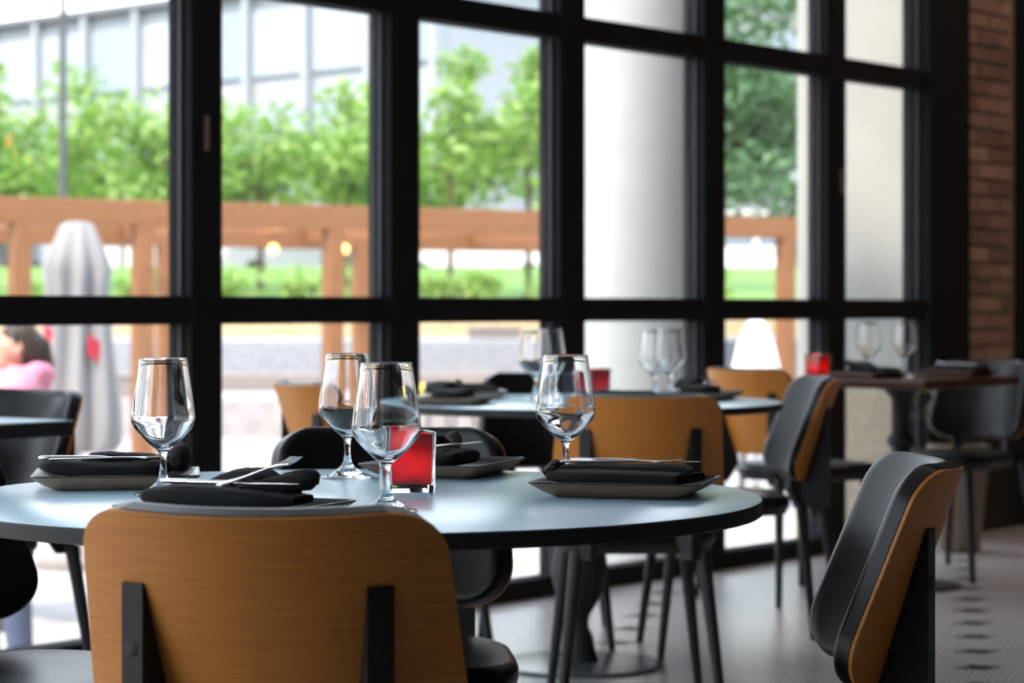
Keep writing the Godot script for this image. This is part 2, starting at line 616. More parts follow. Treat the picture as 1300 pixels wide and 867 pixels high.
func make_chair_meshes() -> void:
	S.back_wood = build_back(0.0064, 0.0064, 0.012, 0.0, 0.0)
	S.back_pad = build_back(-0.024, -0.012, 0.0062, 0.014, -0.001)
	S.seat_pad = seat_mesh([[0.955, 0.428], [0.99, 0.433], [1.0, 0.443], [0.995, 0.455], [0.965, 0.465], [0.9, 0.4705], [0.6, 0.474], [0.2, 0.475]])
	S.seat_ply = seat_mesh([[0.90, 0.412], [0.955, 0.416], [0.962, 0.428]])
	for s in [-1, 1]:
		var st := tool()
		var x := 0.132
		var top := back_point(x, 0.232, 0.0121)
		var bot := back_point(x, 0.02, 0.0121)
		var zb := top.z + 0.006
		var poly := PackedVector2Array([Vector2(top.z - 0.003, top.y), Vector2(zb, top.y), Vector2(zb, 0.41), Vector2(zb - 0.045, 0.41), Vector2(bot.z - 0.008, 0.47), Vector2(bot.z - 0.002, bot.y)])
		# the polygon's x is the chair's z
		prism(st, poly, -0.0145, 0.0145, Transform3D(Basis(Vector3(0.42 * s, 0, 0.907), Vector3.UP, Vector3(-0.907, 0, 0.42 * s)), Vector3(s * (x - 0.42 * top.z), 0, 0.093 * top.z)))
		S["brace%d" % s] = done(st)
		st = tool()
		tube(st, [Vector3(s * 0.152, 0.43, zb - 0.022), Vector3(s * 0.198, 0.0, zb + 0.03)], [0.018, 0.011], 12)
		S["rear_leg%d" % s] = done(st)
		st = tool()
		tube(st, [Vector3(s * 0.150, 0.418, -0.165), Vector3(s * 0.196, 0.0, -0.215)], [0.018, 0.011], 12)
		S["front_leg%d" % s] = done(st)
		st = tool()
		var nb := Basis(Vector3.RIGHT, PI / 2)
		lathe(st, [Vector2(0, 0), Vector2(0.0085, 0), Vector2(0.0085, 0.0016), Vector2(0.007, 0.0022), Vector2(0, 0.0022)], 16)
		S.bolt = done(st)
		S["bolt_at%d" % s] = Transform3D(Basis(Vector3.UP, s * 0.433) * nb, Vector3(s * (x - 0.42 * top.z) + s * 0.42 * zb, 0.655, 0.093 * top.z + 0.907 * zb - 0.001))

func chair(x: float, d: float, fx: float, fd: float, label: String, group: String) -> Node3D:
	var o := base("upholstered_chair", Vector3(x, 0, -d), face_turn(fx, fd))
	tag(o, label, "chair", group)
	var b := obj("backrest", S.back_wood, M.wood, o)
	b.set_meta("label", "curved oak veneer shell")
	obj("back_pad", S.back_pad, M.vinyl, o)
	obj("seat", S.seat_pad, M.vinyl, o)
	obj("seat_shell", S.seat_ply, M.dark_ply, o)
	for s in [-1, 1]:
		var br := obj("brace", S["brace%d" % s], M.steel_black, o)
		var bo := obj("bolt", S.bolt, M.bolt, br)
		bo.transform = S["bolt_at%d" % s]
		obj("leg", S["rear_leg%d" % s], M.steel_black, o)
		obj("leg", S["front_leg%d" % s], M.steel_black, o)
	return o

# ---------------------------------------------------------------- tables and what stands on them
func round_table(x: float, d: float, label: String) -> void:
	var o := base("round_table", Vector3(x, 0, -d))
	tag(o, label, "table", "round pale blue tables")
	var r := 0.575
	obj("tabletop", lathe_mesh([Vector2(0, 0.7485), Vector2(r - 0.002, 0.7485), Vector2(r - 0.0015, 0.7495), Vector2(r - 0.003, 0.75), Vector2(0, 0.75)], 128, 30), M.top_blue, o)
	obj("edge_band", lathe_mesh([Vector2(0, 0.728), Vector2(r - 0.003, 0.728), Vector2(r, 0.7305), Vector2(r, 0.7475), Vector2(r - 0.0012, 0.7487), Vector2(0, 0.7487)], 128, 30), M.black, o)
	obj("pedestal", lathe_mesh(smooth_profile([Vector2(0.058, 0.016), Vector2(0.052, 0.03), Vector2(0.045, 0.055), Vector2(0.04, 0.085), Vector2(0.028, 0.112), Vector2(0.03, 0.14), Vector2(0.05, 0.175), Vector2(0.074, 0.23), Vector2(0.078, 0.27), Vector2(0.07, 0.33), Vector2(0.05, 0.40), Vector2(0.036, 0.46), Vector2(0.034, 0.60), Vector2(0.046, 0.69), Vector2(0.05, 0.716)]), 40), M.black, o)
	obj("base_plate", lathe_mesh([Vector2(0, 0), Vector2(0.232, 0), Vector2(0.236, 0.004), Vector2(0.234, 0.010), Vector2(0.21, 0.013), Vector2(0.07, 0.018), Vector2(0, 0.018)], 64, 30), M.base_black, o)
	obj("mounting_plate", lathe_mesh([Vector2(0, 0.716), Vector2(0.17, 0.716), Vector2(0.175, 0.719), Vector2(0.175, 0.728), Vector2(0, 0.728)], 40, 30), M.black, o)

func make_tableware() -> void:
	var prof := smooth_profile([Vector2(0.0395, 0), Vector2(0.0407, 0.0008), Vector2(0.0402, 0.0022), Vector2(0.034, 0.0045), Vector2(0.024, 0.0090), Vector2(0.015, 0.0145), Vector2(0.0088, 0.021), Vector2(0.0058, 0.030), Vector2(0.0047, 0.040), Vector2(0.0046, 0.05), Vector2(0.0052, 0.058), Vector2(0.0078, 0.0635), Vector2(0.014, 0.0685), Vector2(0.024, 0.0775), Vector2(0.034, 0.088), Vector2(0.0412, 0.0968), Vector2(0.0446, 0.104), Vector2(0.0454, 0.110), Vector2(0.0445, 0.119), Vector2(0.0418, 0.14), Vector2(0.0380, 0.165), Vector2(0.0345, 0.189), Vector2(0.03372, 0.1944), Vector2(0.03362, 0.1948), Vector2(0.0333, 0.195), Vector2(0.03298, 0.1948), Vector2(0.03290, 0.1944), Vector2(0.03368, 0.189), Vector2(0.0372, 0.165), Vector2(0.0410, 0.14), Vector2(0.0437, 0.119), Vector2(0.0446, 0.1105), Vector2(0.0437, 0.1053), Vector2(0.0398, 0.0985), Vector2(0.0325, 0.0902), Vector2(0.0222, 0.080), Vector2(0.012, 0.0728), Vector2(0.005, 0.070)], 3)
	prof.push_front(Vector2(0.03, 0.0004))
	prof.push_front(Vector2(0, 0.0022))
	prof.append(Vector2(0, 0.0695))
	S.glass = lathe_mesh(prof, 72, 60)
	# square tumbler: a thick clear block with a cavity
	var st := tool()
	var rr := func(h: float, r: float, y: float) -> Array:
		var row := []
		for k in 4:
			for a in 7:
				var u := -(PI / 2 * k + PI / 2 * a / 6.0)
				var c := Vector2((h - r) * (1 if k in [0, 3] else -1), (h - r) * (-1 if k in [0, 1] else 1))
				row.append(Vector3(c.x + r * cos(u), y, c.y + r * sin(u)))
		return row
	rings(st, [rr.call(0.033, 0.004, 0.0), rr.call(0.0348, 0.005, 0.002), rr.call(0.0360, 0.005, 0.086), rr.call(0.0356, 0.0045, 0.0875), rr.call(0.0335, 0.004, 0.0875), rr.call(0.0330, 0.004, 0.086), rr.call(0.0305, 0.004, 0.0125), rr.call(0.0295, 0.004, 0.0115)])
	S.tumbler = done(st)
	st = tool()
	rings(st, [rr.call(0.0285, 0.004, 0.0125), rr.call(0.0300, 0.004, 0.0135), rr.call(0.0322, 0.004, 0.0845), rr.call(0.0314, 0.0036, 0.0845), rr.call(0.0292, 0.0036, 0.0143), rr.call(0.028, 0.0036, 0.0138)])
	S.tumbler_lining = done(st)
	S.tealight = lathe_mesh([Vector2(0, 0.0145), Vector2(0.019, 0.0145), Vector2(0.0195, 0.030), Vector2(0.017, 0.031), Vector2(0, 0.0305)], 24)
	S.flame = lathe_mesh(smooth_profile([Vector2(0.0005, 0.033), Vector2(0.0035, 0.037), Vector2(0.0045, 0.043), Vector2(0.003, 0.052), Vector2(0.0003, 0.062)]), 12)
	# shallow rectangular plate with flaring sides
	var pl := func(k: float, y: float, r: float) -> Array:
		var row := []
		for c in 4:
			for a in 6:
				var u := -(PI / 2 * c + PI / 2 * a / 5.0)
				var cc := Vector2((0.122 * k - r) * (1 if c in [0, 3] else -1), (0.1 * k - r) * (-1 if c in [0, 1] else 1))
				row.append(Vector3(cc.x + r * cos(u), y, cc.y + r * sin(u)))
		return row
	st = tool()
	rings(st, [pl.call(0.70, 0.0, 0.012), pl.call(0.74, 0.001, 0.013), pl.call(0.86, 0.008, 0.014), pl.call(0.95, 0.0155, 0.012), pl.call(1.0, 0.0205, 0.010)], true, true, false)
	S.plate_under = done(st)
	st = tool()
	rings(st, [pl.call(1.0, 0.0205, 0.010), pl.call(1.002, 0.0222, 0.010), pl.call(0.985, 0.0226, 0.010), pl.call(0.92, 0.0166, 0.012), pl.call(0.84, 0.0098, 0.014), pl.call(0.7, 0.0068, 0.012)], true, false, true)
	S.plate_glaze = done(st)
	# fork and knife along x, lying on y = 0
	st = tool()
	strip(st, [Vector3(-0.10, 0.003, 0), Vector3(-0.095, 0.003, 0), Vector3(-0.04, 0.0035, 0), Vector3(0.02, 0.005, 0), Vector3(0.045, 0.005, 0), Vector3(0.062, 0.0035, 0), Vector3(0.068, 0.004, 0)], [0.006, 0.008, 0.006, 0.0034, 0.007, 0.0115, 0.0118], [0.0012, 0.0017, 0.0017, 0.0017, 0.0014, 0.0012, 0.0011], 12, 0.6)
	for k in 4:
		var z := -0.009 + k * 0.006
		tube(st, [Vector3(0.064, 0.0038, z), Vector3(0.085, 0.005, z), Vector3(0.104, 0.0085, z)], [0.0019, 0.0017, 0.0009], 6)
	S.fork = done(st)
	st = tool()
	strip(st, [Vector3(-0.11, 0.004, 0), Vector3(-0.105, 0.004, 0), Vector3(-0.05, 0.004, 0), Vector3(0.0, 0.004, 0), Vector3(0.006, 0.004, 0)], [0.005, 0.0085, 0.0075, 0.0065, 0.006], [0.0025, 0.0036, 0.0036, 0.003, 0.0022], 12, 0.6)
	strip(st, [Vector3(0.004, 0.004, 0), Vector3(0.02, 0.004, 0.001), Vector3(0.07, 0.004, 0.001), Vector3(0.10, 0.004, 0), Vector3(0.112, 0.004, -0.003)], [0.006, 0.0095, 0.0098, 0.007, 0.0015], [0.0016, 0.0011, 0.0011, 0.0009, 0.0006], 12, 0.6)
	S.knife = done(st)
	# folded napkins of three shapes; they rest on the plate's floor at y = 0.007
	st = tool()
	cloth(st, [Vector3(-0.122, 0.026, 0), Vector3(-0.116, 0.0245, 0), Vector3(-0.06, 0.0215, 0.002), Vector3(0.02, 0.0205, 0), Vector3(0.09, 0.021, -0.002), Vector3(0.107, 0.022, 0)], [0.03, 0.052, 0.062, 0.062, 0.058, 0.05], [0.004, 0.008, 0.0115, 0.012, 0.009, 0.005])
	cloth(st, [Vector3(-0.11, 0.032, -0.012), Vector3(-0.07, 0.034, -0.012), Vector3(0.0, 0.033, -0.014), Vector3(0.08, 0.032, -0.018), Vector3(0.104, 0.029, -0.018)], [0.03, 0.037, 0.037, 0.034, 0.028], [0.004, 0.0065, 0.006, 0.006, 0.003])
	cloth(st, [Vector3(-0.118, 0.031, -0.052), Vector3(-0.12, 0.032, -0.02), Vector3(-0.119, 0.032, 0.02), Vector3(-0.116, 0.029, 0.048)], [0.006, 0.0105, 0.011, 0.006], [0.006, 0.0105, 0.011, 0.006], 1.0)
	S.napkin_flat = done(st)
	st = tool()
	cloth(st, [Vector3(-0.125, 0.022, 0.01), Vector3(-0.118, 0.023, 0.01), Vector3(-0.06, 0.024, 0.008), Vector3(0.0, 0.0225, 0), Vector3(0.06, 0.0205, -0.004), Vector3(0.105, 0.021, -0.008)], [0.03, 0.046, 0.052, 0.055, 0.05, 0.035], [0.005, 0.010, 0.0135, 0.013, 0.011, 0.005])
	cloth(st, [Vector3(-0.075, 0.031, -0.045), Vector3(-0.03, 0.042, -0.042), Vector3(0.01, 0.048, -0.035), Vector3(0.045, 0.036, -0.03), Vector3(0.08, 0.028, -0.02)], [0.022, 0.032, 0.034, 0.032, 0.02], [0.004, 0.008, 0.009, 0.008, 0.004])
	cloth(st, [Vector3(0.01, 0.031, 0.012), Vector3(0.05, 0.036, 0.0), Vector3(0.09, 0.043, -0.012), Vector3(0.112, 0.047, -0.02), Vector3(0.122, 0.046, -0.024)], [0.006, 0.0115, 0.0135, 0.0125, 0.006], [0.006, 0.0115, 0.0135, 0.0125, 0.006], 1.0)
	S.napkin_rumpled = done(st)
	st = tool()
	cloth(st, [Vector3(-0.128, 0.031, 0.0), Vector3(-0.115, 0.029, 0.0), Vector3(-0.06, 0.023, 0), Vector3(0.0, 0.021, 0), Vector3(0.06, 0.023, 0), Vector3(0.1, 0.030, 0)], [0.02, 0.042, 0.055, 0.058, 0.055, 0.035], [0.004, 0.008, 0.0115, 0.0125, 0.012, 0.006])
	cloth(st, [Vector3(0.098, 0.036, 0.052), Vector3(0.103, 0.040, 0.03), Vector3(0.105, 0.041, -0.01), Vector3(0.10, 0.037, -0.04), Vector3(0.096, 0.034, -0.056)], [0.008, 0.0205, 0.021, 0.017, 0.007], [0.008, 0.0205, 0.021, 0.017, 0.007], 1.0)
	cloth(st, [Vector3(-0.06, 0.033, -0.035), Vector3(-0.03, 0.039, -0.035), Vector3(0.03, 0.037, -0.035), Vector3(0.08, 0.036, -0.03)], [0.02, 0.028, 0.028, 0.022], [0.004, 0.0075, 0.0075, 0.004])
	S.napkin_rolled = done(st)

func wine_glass(px: float, d: float, y: float, label: String, group: String, k := 1.0) -> void:
	var o := obj("wine_glass", S.glass, M.glass)
	o.position = P(px, d, y)
	o.scale = Vector3.ONE * k
	tag(o, label, "glass", group)

func candle(x: float, d: float, y: float, turn: float, label: String, glow: float) -> void:
	var o := base("candle_holder", Vector3(x, y, -d), turn)
	tag(o, label, "candle holder", "red glass candle holders")
	obj("tumbler", S.tumbler, M.glass, o).set_meta("label", "thick clear square glass")
	obj("red_lining", S.tumbler_lining, M.red_glass, o)
	obj("tealight_candle", S.tealight, M.wax, o)
	obj("candle_flame", S.flame, M.flame, o)
	var l := OmniLight3D.new()
	l.name = "flame_light"
	o.add_child(l)
	l.position = Vector3(0, 0.046, 0)
	l.light_color = Color(1.0, 0.62, 0.32)
	l.light_energy = glow
	l.light_size = 0.004
	l.omni_range = 20.0
	l.omni_attenuation = 2.0
	l.shadow_enabled = true

func setting(x: float, d: float, y: float, turn: float, shape: String, where: String, extra: Array) -> void:
	var at := Vector3(x, y, -d)
	var o := base("rectangular_plate", at, turn)
	tag(o, "dark rectangular stoneware plate with flared rim " + where, "plate", "rectangular plates")
	obj("plate_underside", S.plate_under, M.clay, o).set_meta("label", "bare tan clay underside")
	obj("plate_glaze", S.plate_glaze, M.glaze, o)
	var n := obj("folded_napkin", S[shape], M.napkin)
	n.transform = o.transform * Transform3D(Basis.from_scale(Vector3(0.88, 1.0, 0.92)), Vector3(0, 0.0065 if shape == "napkin_rumpled" else 0.0035, 0))
	var look: String = {"napkin_flat": "flat folded black cloth napkin ", "napkin_rumpled": "rumpled black cloth napkin ", "napkin_rolled": "black cloth napkin with one rolled end "}[shape]
	tag(n, look + where, "napkin", "black napkins")
	for e in extra:     # [fork or knife, offset in the plate's axes, turn, tilt]
		var c := obj("table_" + e[0], S[e[0]], M.silver)
		c.transform = o.transform * Transform3D(Basis(Vector3.UP, e[2]) * Basis(Vector3(0, 0, 1), e[3]) * Basis.from_scale(Vector3.ONE * 0.86), e[1])
		tag(c, "polished steel %s on black napkin %s" % [e[0], where], e[0], "cutlery")

# ---------------------------------------------------------------- outside things
func leaf_mesh() -> ArrayMesh:
	var st := tool()
	st.set_smooth_group(-1)
	var a := Vector3(0, 0, 0)
	var b := Vector3(0.28, 0.06, 0.45)
	var c := Vector3(0, -0.04, 1.0)
	var d := Vector3(-0.28, 0.06, 0.45)
	var m := Vector3(0, 0.0, 0.5)
	for t in [[a, b, m], [b, c, m], [c, d, m], [d, a, m]]:
		for q in t: st.add_vertex(q)
	return done(st)

func tree(at: Vector3, height: float, blobs: Array, leaves: int, leaf: float, a: Color, b: Color, label: String, trunk_r: float, group := "trees beyond the pergola") -> void:
	var o := base("leafy_tree", at)
	tag(o, label, "tree", group)
	var st := tool()
	var top := Vector3(0, height, 0)
	tube(st, [Vector3(0, 0.0, 0), Vector3(0.02, height * 0.4, 0.03), top * 0.75, top * 0.96], [trunk_r, trunk_r * 0.8, trunk_r * 0.55, trunk_r * 0.2], 10)
	obj("trunk", done(st), M.bark, o)
	for q in blobs:
		st = tool()
		var c: Vector3 = q[0]
		var from := Vector3(0, clampf(c.y - q[1].y * 0.9, height * 0.55, height * 0.9), 0)
		tube(st, [from, from.lerp(c, 0.3) + Vector3(0, 0.05, 0), from.lerp(c, 0.5)], [trunk_r * 0.35, trunk_r * 0.25, trunk_r * 0.1], 7)
		obj("branch", done(st), M.bark, o)
	var mm := MultiMesh.new()
	mm.transform_format = MultiMesh.TRANSFORM_3D
	mm.use_colors = true
	mm.mesh = S.leaf
	mm.instance_count = leaves
	for i in leaves:
		var q: Array = blobs[rng.randi() % blobs.size()]
		var v := Vector3(rng.randfn(), rng.randfn(), rng.randfn()).normalized() * pow(rng.randf(), 0.45)
		var p: Vector3 = q[0] + v * q[1]
		var bs := Basis.from_euler(Vector3(rng.randf_range(-1.0, 1.2), rng.randf() * TAU, rng.randf_range(-0.9, 0.9))).scaled(Vector3.ONE * leaf * rng.randf_range(0.7, 1.3))
		mm.set_instance_transform(i, Transform3D(bs, p))
		mm.set_instance_color(i, a.lerp(b, rng.randf()))
	var f := MultiMeshInstance3D.new()
	f.name = "foliage"
	f.multimesh = mm
	f.material_override = M.leaf
	f.set_meta("kind", "stuff")
	o.add_child(f)

func crown(n: int, r: Vector3, c: Vector3, size: float, seed_: int) -> Array:
	var g := RandomNumberGenerator.new()
	g.seed = seed_
	var out := []
	for i in n:
		var v := Vector3(g.randfn(), g.randfn(), g.randfn()).normalized() * pow(g.randf(), 0.4)
		out.append([c + v * r, Vector3(1, 0.75, 1) * size * g.randf_range(0.7, 1.25)])
	return out

func parasol(at: Vector3, prof: Array, folds: int, fold: float, m: Material, pole_top: float, label: String, lean := 0.0) -> Node3D:
	var o := base("folded_parasol", at)
	tag(o, label, "parasol")
	var st := tool()
	var rows := []
	for q in prof:
		var row := []
		for j in 72:
			var u := -TAU * j / 72
			var k: float = q[0] * (1.0 + fold * cos(u * folds + q[1] * 1.3) * clampf((prof[prof.size() - 1][1] - q[1]) * 3.0, 0.15, 1.0))
			row.append(Vector3(cos(u) * k + lean * (prof[0][1] - q[1] + 1.0) * 0.0, q[1], sin(u) * k))
		rows.append(row)
	rings(st, rows, true, true, true)
	obj("canopy", done(st), m, o)
	st = tool()
	tube(st, [Vector3(0, 0.05, 0), Vector3(0, pole_top, 0)], [0.025, 0.025], 12)
	obj("pole", done(st), M.aluminium, o)
	obj("base_block", lathe_mesh([Vector2(0, 0), Vector2(0.27, 0), Vector2(0.27, 0.05), Vector2(0.25, 0.065), Vector2(0.04, 0.08), Vector2(0.04, 0.2), Vector2(0, 0.2)], 32), M.granite, o)
	return o

func car(at: Vector3, turn: float, tall: float, body: Material, label: String) -> void:
	var o := base("parked_car", at, turn)
	tag(o, label, "car", "cars parked above the lawn")
	var st := tool()
	prism(st, PackedVector2Array([Vector2(-2.2, 0.35), Vector2(-2.25, 0.6), Vector2(-2.1, 0.85), Vector2(-1.1, 0.98), Vector2(1.9, 1.0), Vector2(2.2, 0.85), Vector2(2.25, 0.4), Vector2(2.1, 0.3), Vector2(-2.0, 0.3)]), -0.88, 0.88)
	obj("body", done(st), body, o)
	st = tool()
	prism(st, PackedVector2Array([Vector2(-1.15, 0.97), Vector2(-0.45, tall - 0.06), Vector2(1.3, tall - 0.06), Vector2(1.95, 0.99)]), -0.78, 0.78)
	obj("cabin_glass", done(st), M.car_glass, o)
	st = tool()
	prism(st, PackedVector2Array([Vector2(-0.55, tall - 0.08), Vector2(-0.4, tall), Vector2(1.25, tall), Vector2(1.42, tall - 0.08)]), -0.8, 0.8)
	for x in [0.35, 1.5]:
		box(st, Vector3(x, (0.98 + tall) / 2, 0), Vector3(0.1, tall - 1.0, 1.6))
	obj("roof", done(st), body, o)
	for x in [-1.4, 1.4]:
		for z in [-0.8, 0.8]:
			st = tool()
			lathe(st, [Vector2(0, -0.1), Vector2(0.28, -0.1), Vector2(0.32, -0.07), Vector2(0.32, 0.07), Vector2(0.28, 0.1), Vector2(0, 0.1)], 24)
			var w := obj("wheel", done(st), M.tyre, o)
			w.position = Vector3(x, 0.32, z)
			w.rotation.x = PI / 2

func build_person() -> void:
	# a woman in a pink hooded jacket, standing, turned towards the left of the window
	var o := base("person", P(20.0, 11.0, OUT_Y), PI * 0.5 + 0.25)     # front is -Z
	tag(o, "person in a pink hooded jacket with dark tied-back hair, standing outside", "person")
	var V := func(x: float, y: float, z: float) -> Vector3: return Vector3(x, y, z)
	var body := []
	# legs, hips, torso, neck, head, arms
	for s in [-1.0, 1.0]:
		body.append([V.call(s * 0.085, 0.86, 0), V.call(s * 0.095, 0.48, -0.01), 0.085, 0.058])
		body.append([V.call(s * 0.095, 0.48, -0.01), V.call(s * 0.10, 0.09, 0.02), 0.057, 0.036])
		body.append([V.call(s * 0.10, 0.05, 0.03), V.call(s * 0.115, 0.035, -0.14), 0.042, 0.03])
		body.append([V.call(s * 0.165, 1.28, 0.01), V.call(s * 0.215, 1.02, 0.03), 0.05, 0.04])
		body.append([V.call(s * 0.215, 1.02, 0.03), V.call(s * 0.18, 0.86, -0.14), 0.038, 0.028])
		body.append([V.call(s * 0.18, 0.86, -0.14), V.call(s * 0.165, 0.82, -0.20), 0.03, 0.034])
	body.append([V.call(0, 0.90, 0), V.call(0, 1.12, 0), 0.125, 0.11])
	body.append([V.call(0, 1.12, 0), V.call(0, 1.26, 0.01), 0.12, 0.12])
	body.append([V.call(-0.12, 1.28, 0.01), V.call(0.12, 1.28, 0.01), 0.06, 0.06])
	body.append([V.call(0, 1.30, 0.01), V.call(0, 1.40, -0.01), 0.055, 0.05])
	var skin := obj("body", nets(body, 0.017, 0.035), M.skin, o)
	skin.set_meta("label", "bare skin of hands and neck")
	var head := [[V.call(0, 1.50, 0.012), V.call(0, 1.49, 0.0), 0.088, 0.085], [V.call(0, 1.445, -0.035), V.call(0, 1.42, -0.05), 0.06, 0.042], [V.call(0, 1.475, -0.088), V.call(0, 1.452, -0.108), 0.011, 0.016], [V.call(-0.084, 1.475, 0.01), V.call(-0.084, 1.455, 0.008), 0.014, 0.01], [V.call(0.084, 1.475, 0.01), V.call(0.084, 1.455, 0.008), 0.014, 0.01], [V.call(-0.018, 1.424, -0.087), V.call(0.018, 1.424, -0.087), 0.009, 0.009]]
	obj("head", nets(head, 0.0065, 0.014), M.skin, o)
	for s in [-1.0, 1.0]:
		var st := tool()
		lathe(st, smooth_profile([Vector2(0.0005, -0.008), Vector2(0.008, -0.004), Vector2(0.010, 0), Vector2(0.008, 0.004), Vector2(0.0005, 0.008)]), 12, 60, Vector3(s * 0.032, 1.488, -0.083))
		obj("eye", done(st), M.dark_plastic, o)
		# five fingers on each hand
		var fb := [[V.call(s * 0.165, 0.82, -0.20), V.call(s * 0.160, 0.79, -0.245), 0.03, 0.026]]
		for f in 4:
			var off := (f - 1.5) * 0.017
			fb.append([V.call(s * 0.160, 0.79 + off * 0.4, -0.245), V.call(s * (0.155 + off), 0.765, -0.285), 0.010, 0.0095])
			fb.append([V.call(s * (0.155 + off), 0.765, -0.285), V.call(s * (0.15 + off), 0.735, -0.30 + absf(off) * 0.4), 0.0092, 0.008])
		fb.append([V.call(s * 0.145, 0.81, -0.215), V.call(s * 0.118, 0.795, -0.25), 0.0115, 0.0095])
		obj("hand", nets(fb, 0.005, 0.006), M.skin, o)
	var jac := []
	for s in [-1.0, 1.0]:
		jac.append([V.call(s * 0.165, 1.285, 0.01), V.call(s * 0.222, 1.03, 0.03), 0.078, 0.066])
		jac.append([V.call(s * 0.222, 1.03, 0.03), V.call(s * 0.185, 0.88, -0.12), 0.064, 0.05])
		jac.append([V.call(s * 0.09, 1.37, 0.09), V.call(s * 0.05, 1.36, 0.12), 0.052, 0.055])
	jac.append([V.call(0, 0.86, 0), V.call(0, 1.12, 0), 0.165, 0.15])
	jac.append([V.call(0, 1.12, 0), V.call(0, 1.25, 0.01), 0.155, 0.15])
	jac.append([V.call(-0.12, 1.29, 0.01), V.call(0.12, 1.29, 0.01), 0.085, 0.085])
	jac.append([V.call(-0.07, 1.355, 0.01), V.call(-0.03, 1.34, -0.07), 0.04, 0.03])
	jac.append([V.call(0.07, 1.355, 0.01), V.call(0.03, 1.34, -0.07), 0.04, 0.03])
	obj("jacket", nets(jac, 0.017, 0.04), M.pink, o).set_meta("label", "pink hooded jacket")
	var tr := []
	for s in [-1.0, 1.0]:
		tr.append([V.call(s * 0.085, 0.87, 0), V.call(s * 0.095, 0.48, -0.01), 0.10, 0.072])
		tr.append([V.call(s * 0.095, 0.48, -0.01), V.call(s * 0.10, 0.10, 0.02), 0.071, 0.055])
		obj("shoe", nets([[V.call(s * 0.10, 0.05, 0.045), V.call(s * 0.115, 0.045, -0.15), 0.05, 0.042]], 0.012, 0.01), M.shoe, o)
	tr.append([V.call(-0.03, 0.9, 0), V.call(0.03, 0.9, 0), 0.13, 0.13])
	obj("trousers", nets(tr, 0.017, 0.03), M.denim, o)
	obj("hair", nets([[V.call(0, 1.525, 0.02), V.call(0, 1.50, 0.035), 0.088, 0.088], [V.call(0, 1.46, 0.06), V.call(0, 1.42, 0.07), 0.07, 0.045], [V.call(0, 1.50, 0.12), V.call(0, 1.40, 0.15), 0.035, 0.025]], 0.009, 0.02), M.hair, o)
	var st := tool()
	var arc := []
	var rad := []
	for i in 15:
		var u := PI * i / 14.0
		arc.append(Vector3(cos(u) * 0.092, 1.505 + sin(u) * 0.105, -0.005))
		rad.append(0.009)
	tube(st, arc, rad, 8)
	obj("hairband", done(st), M.dark_plastic, o)

# ----------------------------------------------------------------
func _ready() -> void:
	rng.seed = 20
	wall_t = Transform3D(Basis(Vector3.UP, WALL_TURN), WALL_AT)
	# ---- camera, sky, exposure
	var cam := Camera3D.new()
	cam.name = "camera"
	add_child(cam)
	cam.position = Vector3(0, EYE, 0)
	var lens := CameraAttributesPhysical.new()
	lens.frustum_focal_length = 85.0
	lens.frustum_near = 0.05
	lens.frustum_far = 500.0
	lens.frustum_focus_distance = 3.35
	lens.exposure_aperture = 6.0
	cam.attributes = lens
	cam.projection = Camera3D.PROJECTION_FRUSTUM
	cam.near = 0.05
	cam.far = 500.0
	cam.size = 2.0 * 0.05 * 433.5 / F
	cam.frustum_offset = Vector2(0, -0.05 * 43.5 / F)
	cam.current = true
	var we := WorldEnvironment.new()
	we.name = "world_environment"
	var env := Environment.new()
	var sky := Sky.new()
	var sm := ProceduralSkyMaterial.new()
	sm.sky_top_color = Color(0.85, 0.905, 0.96)
	sm.sky_horizon_color = Color(0.96, 0.97, 0.98)
	sm.sky_curve = 0.15
	sm.ground_horizon_color = Color(0.6, 0.6, 0.6)
	sm.ground_bottom_color = Color(0.4, 0.4, 0.4)
	sky.sky_material = sm
	env.background_mode = Environment.BG_SKY
	env.sky = sky
	env.background_energy_multiplier = 1.0
	env.tonemap_mode = Environment.TONE_MAPPER_LINEAR
	env.tonemap_exposure = 5.0
	env.sdfgi_enabled = true
	env.ssao_enabled = true
	env.ssil_enabled = true
	we.environment = env
	add_child(we)
	var sun := DirectionalLight3D.new()
	sun.name = "sun"
	add_child(sun)
	sun.look_at_from_position(Vector3.ZERO, Vector3(0.37, -0.85, -0.58))
	sun.light_color = Color(1.0, 0.95, 0.88)
	sun.light_energy = 0.5
	sun.light_angular_distance = 6.0
	sun.shadow_enabled = true
	sun.sky_mode = DirectionalLight3D.SKY_MODE_LIGHT_ONLY

	make_materials()
	make_chair_meshes()
	make_tableware()
	S.leaf = leaf_mesh()
	build_room()
	build_downlights()
	build_plaza()
	build_furniture()
	build_settings()
	build_outside()
	build_person()

# ---------------------------------------------------------------- the room
func wall_box(called: String, t0: float, t1: float, y0: float, y1: float, s0: float, s1: float, m: Material, b := 0.0, parent: Node = null) -> MeshInstance3D:
	var o := obj(called, box_mesh(Vector3(t1 - t0, y1 - y0, s1 - s0), b), m, parent)
	var tr := Transform3D(wall_t.basis, W((t0 + t1) / 2, (y0 + y1) / 2, (s0 + s1) / 2))
	o.transform = tr if parent == null else (parent as Node3D).transform.affine_inverse() * tr
	return o

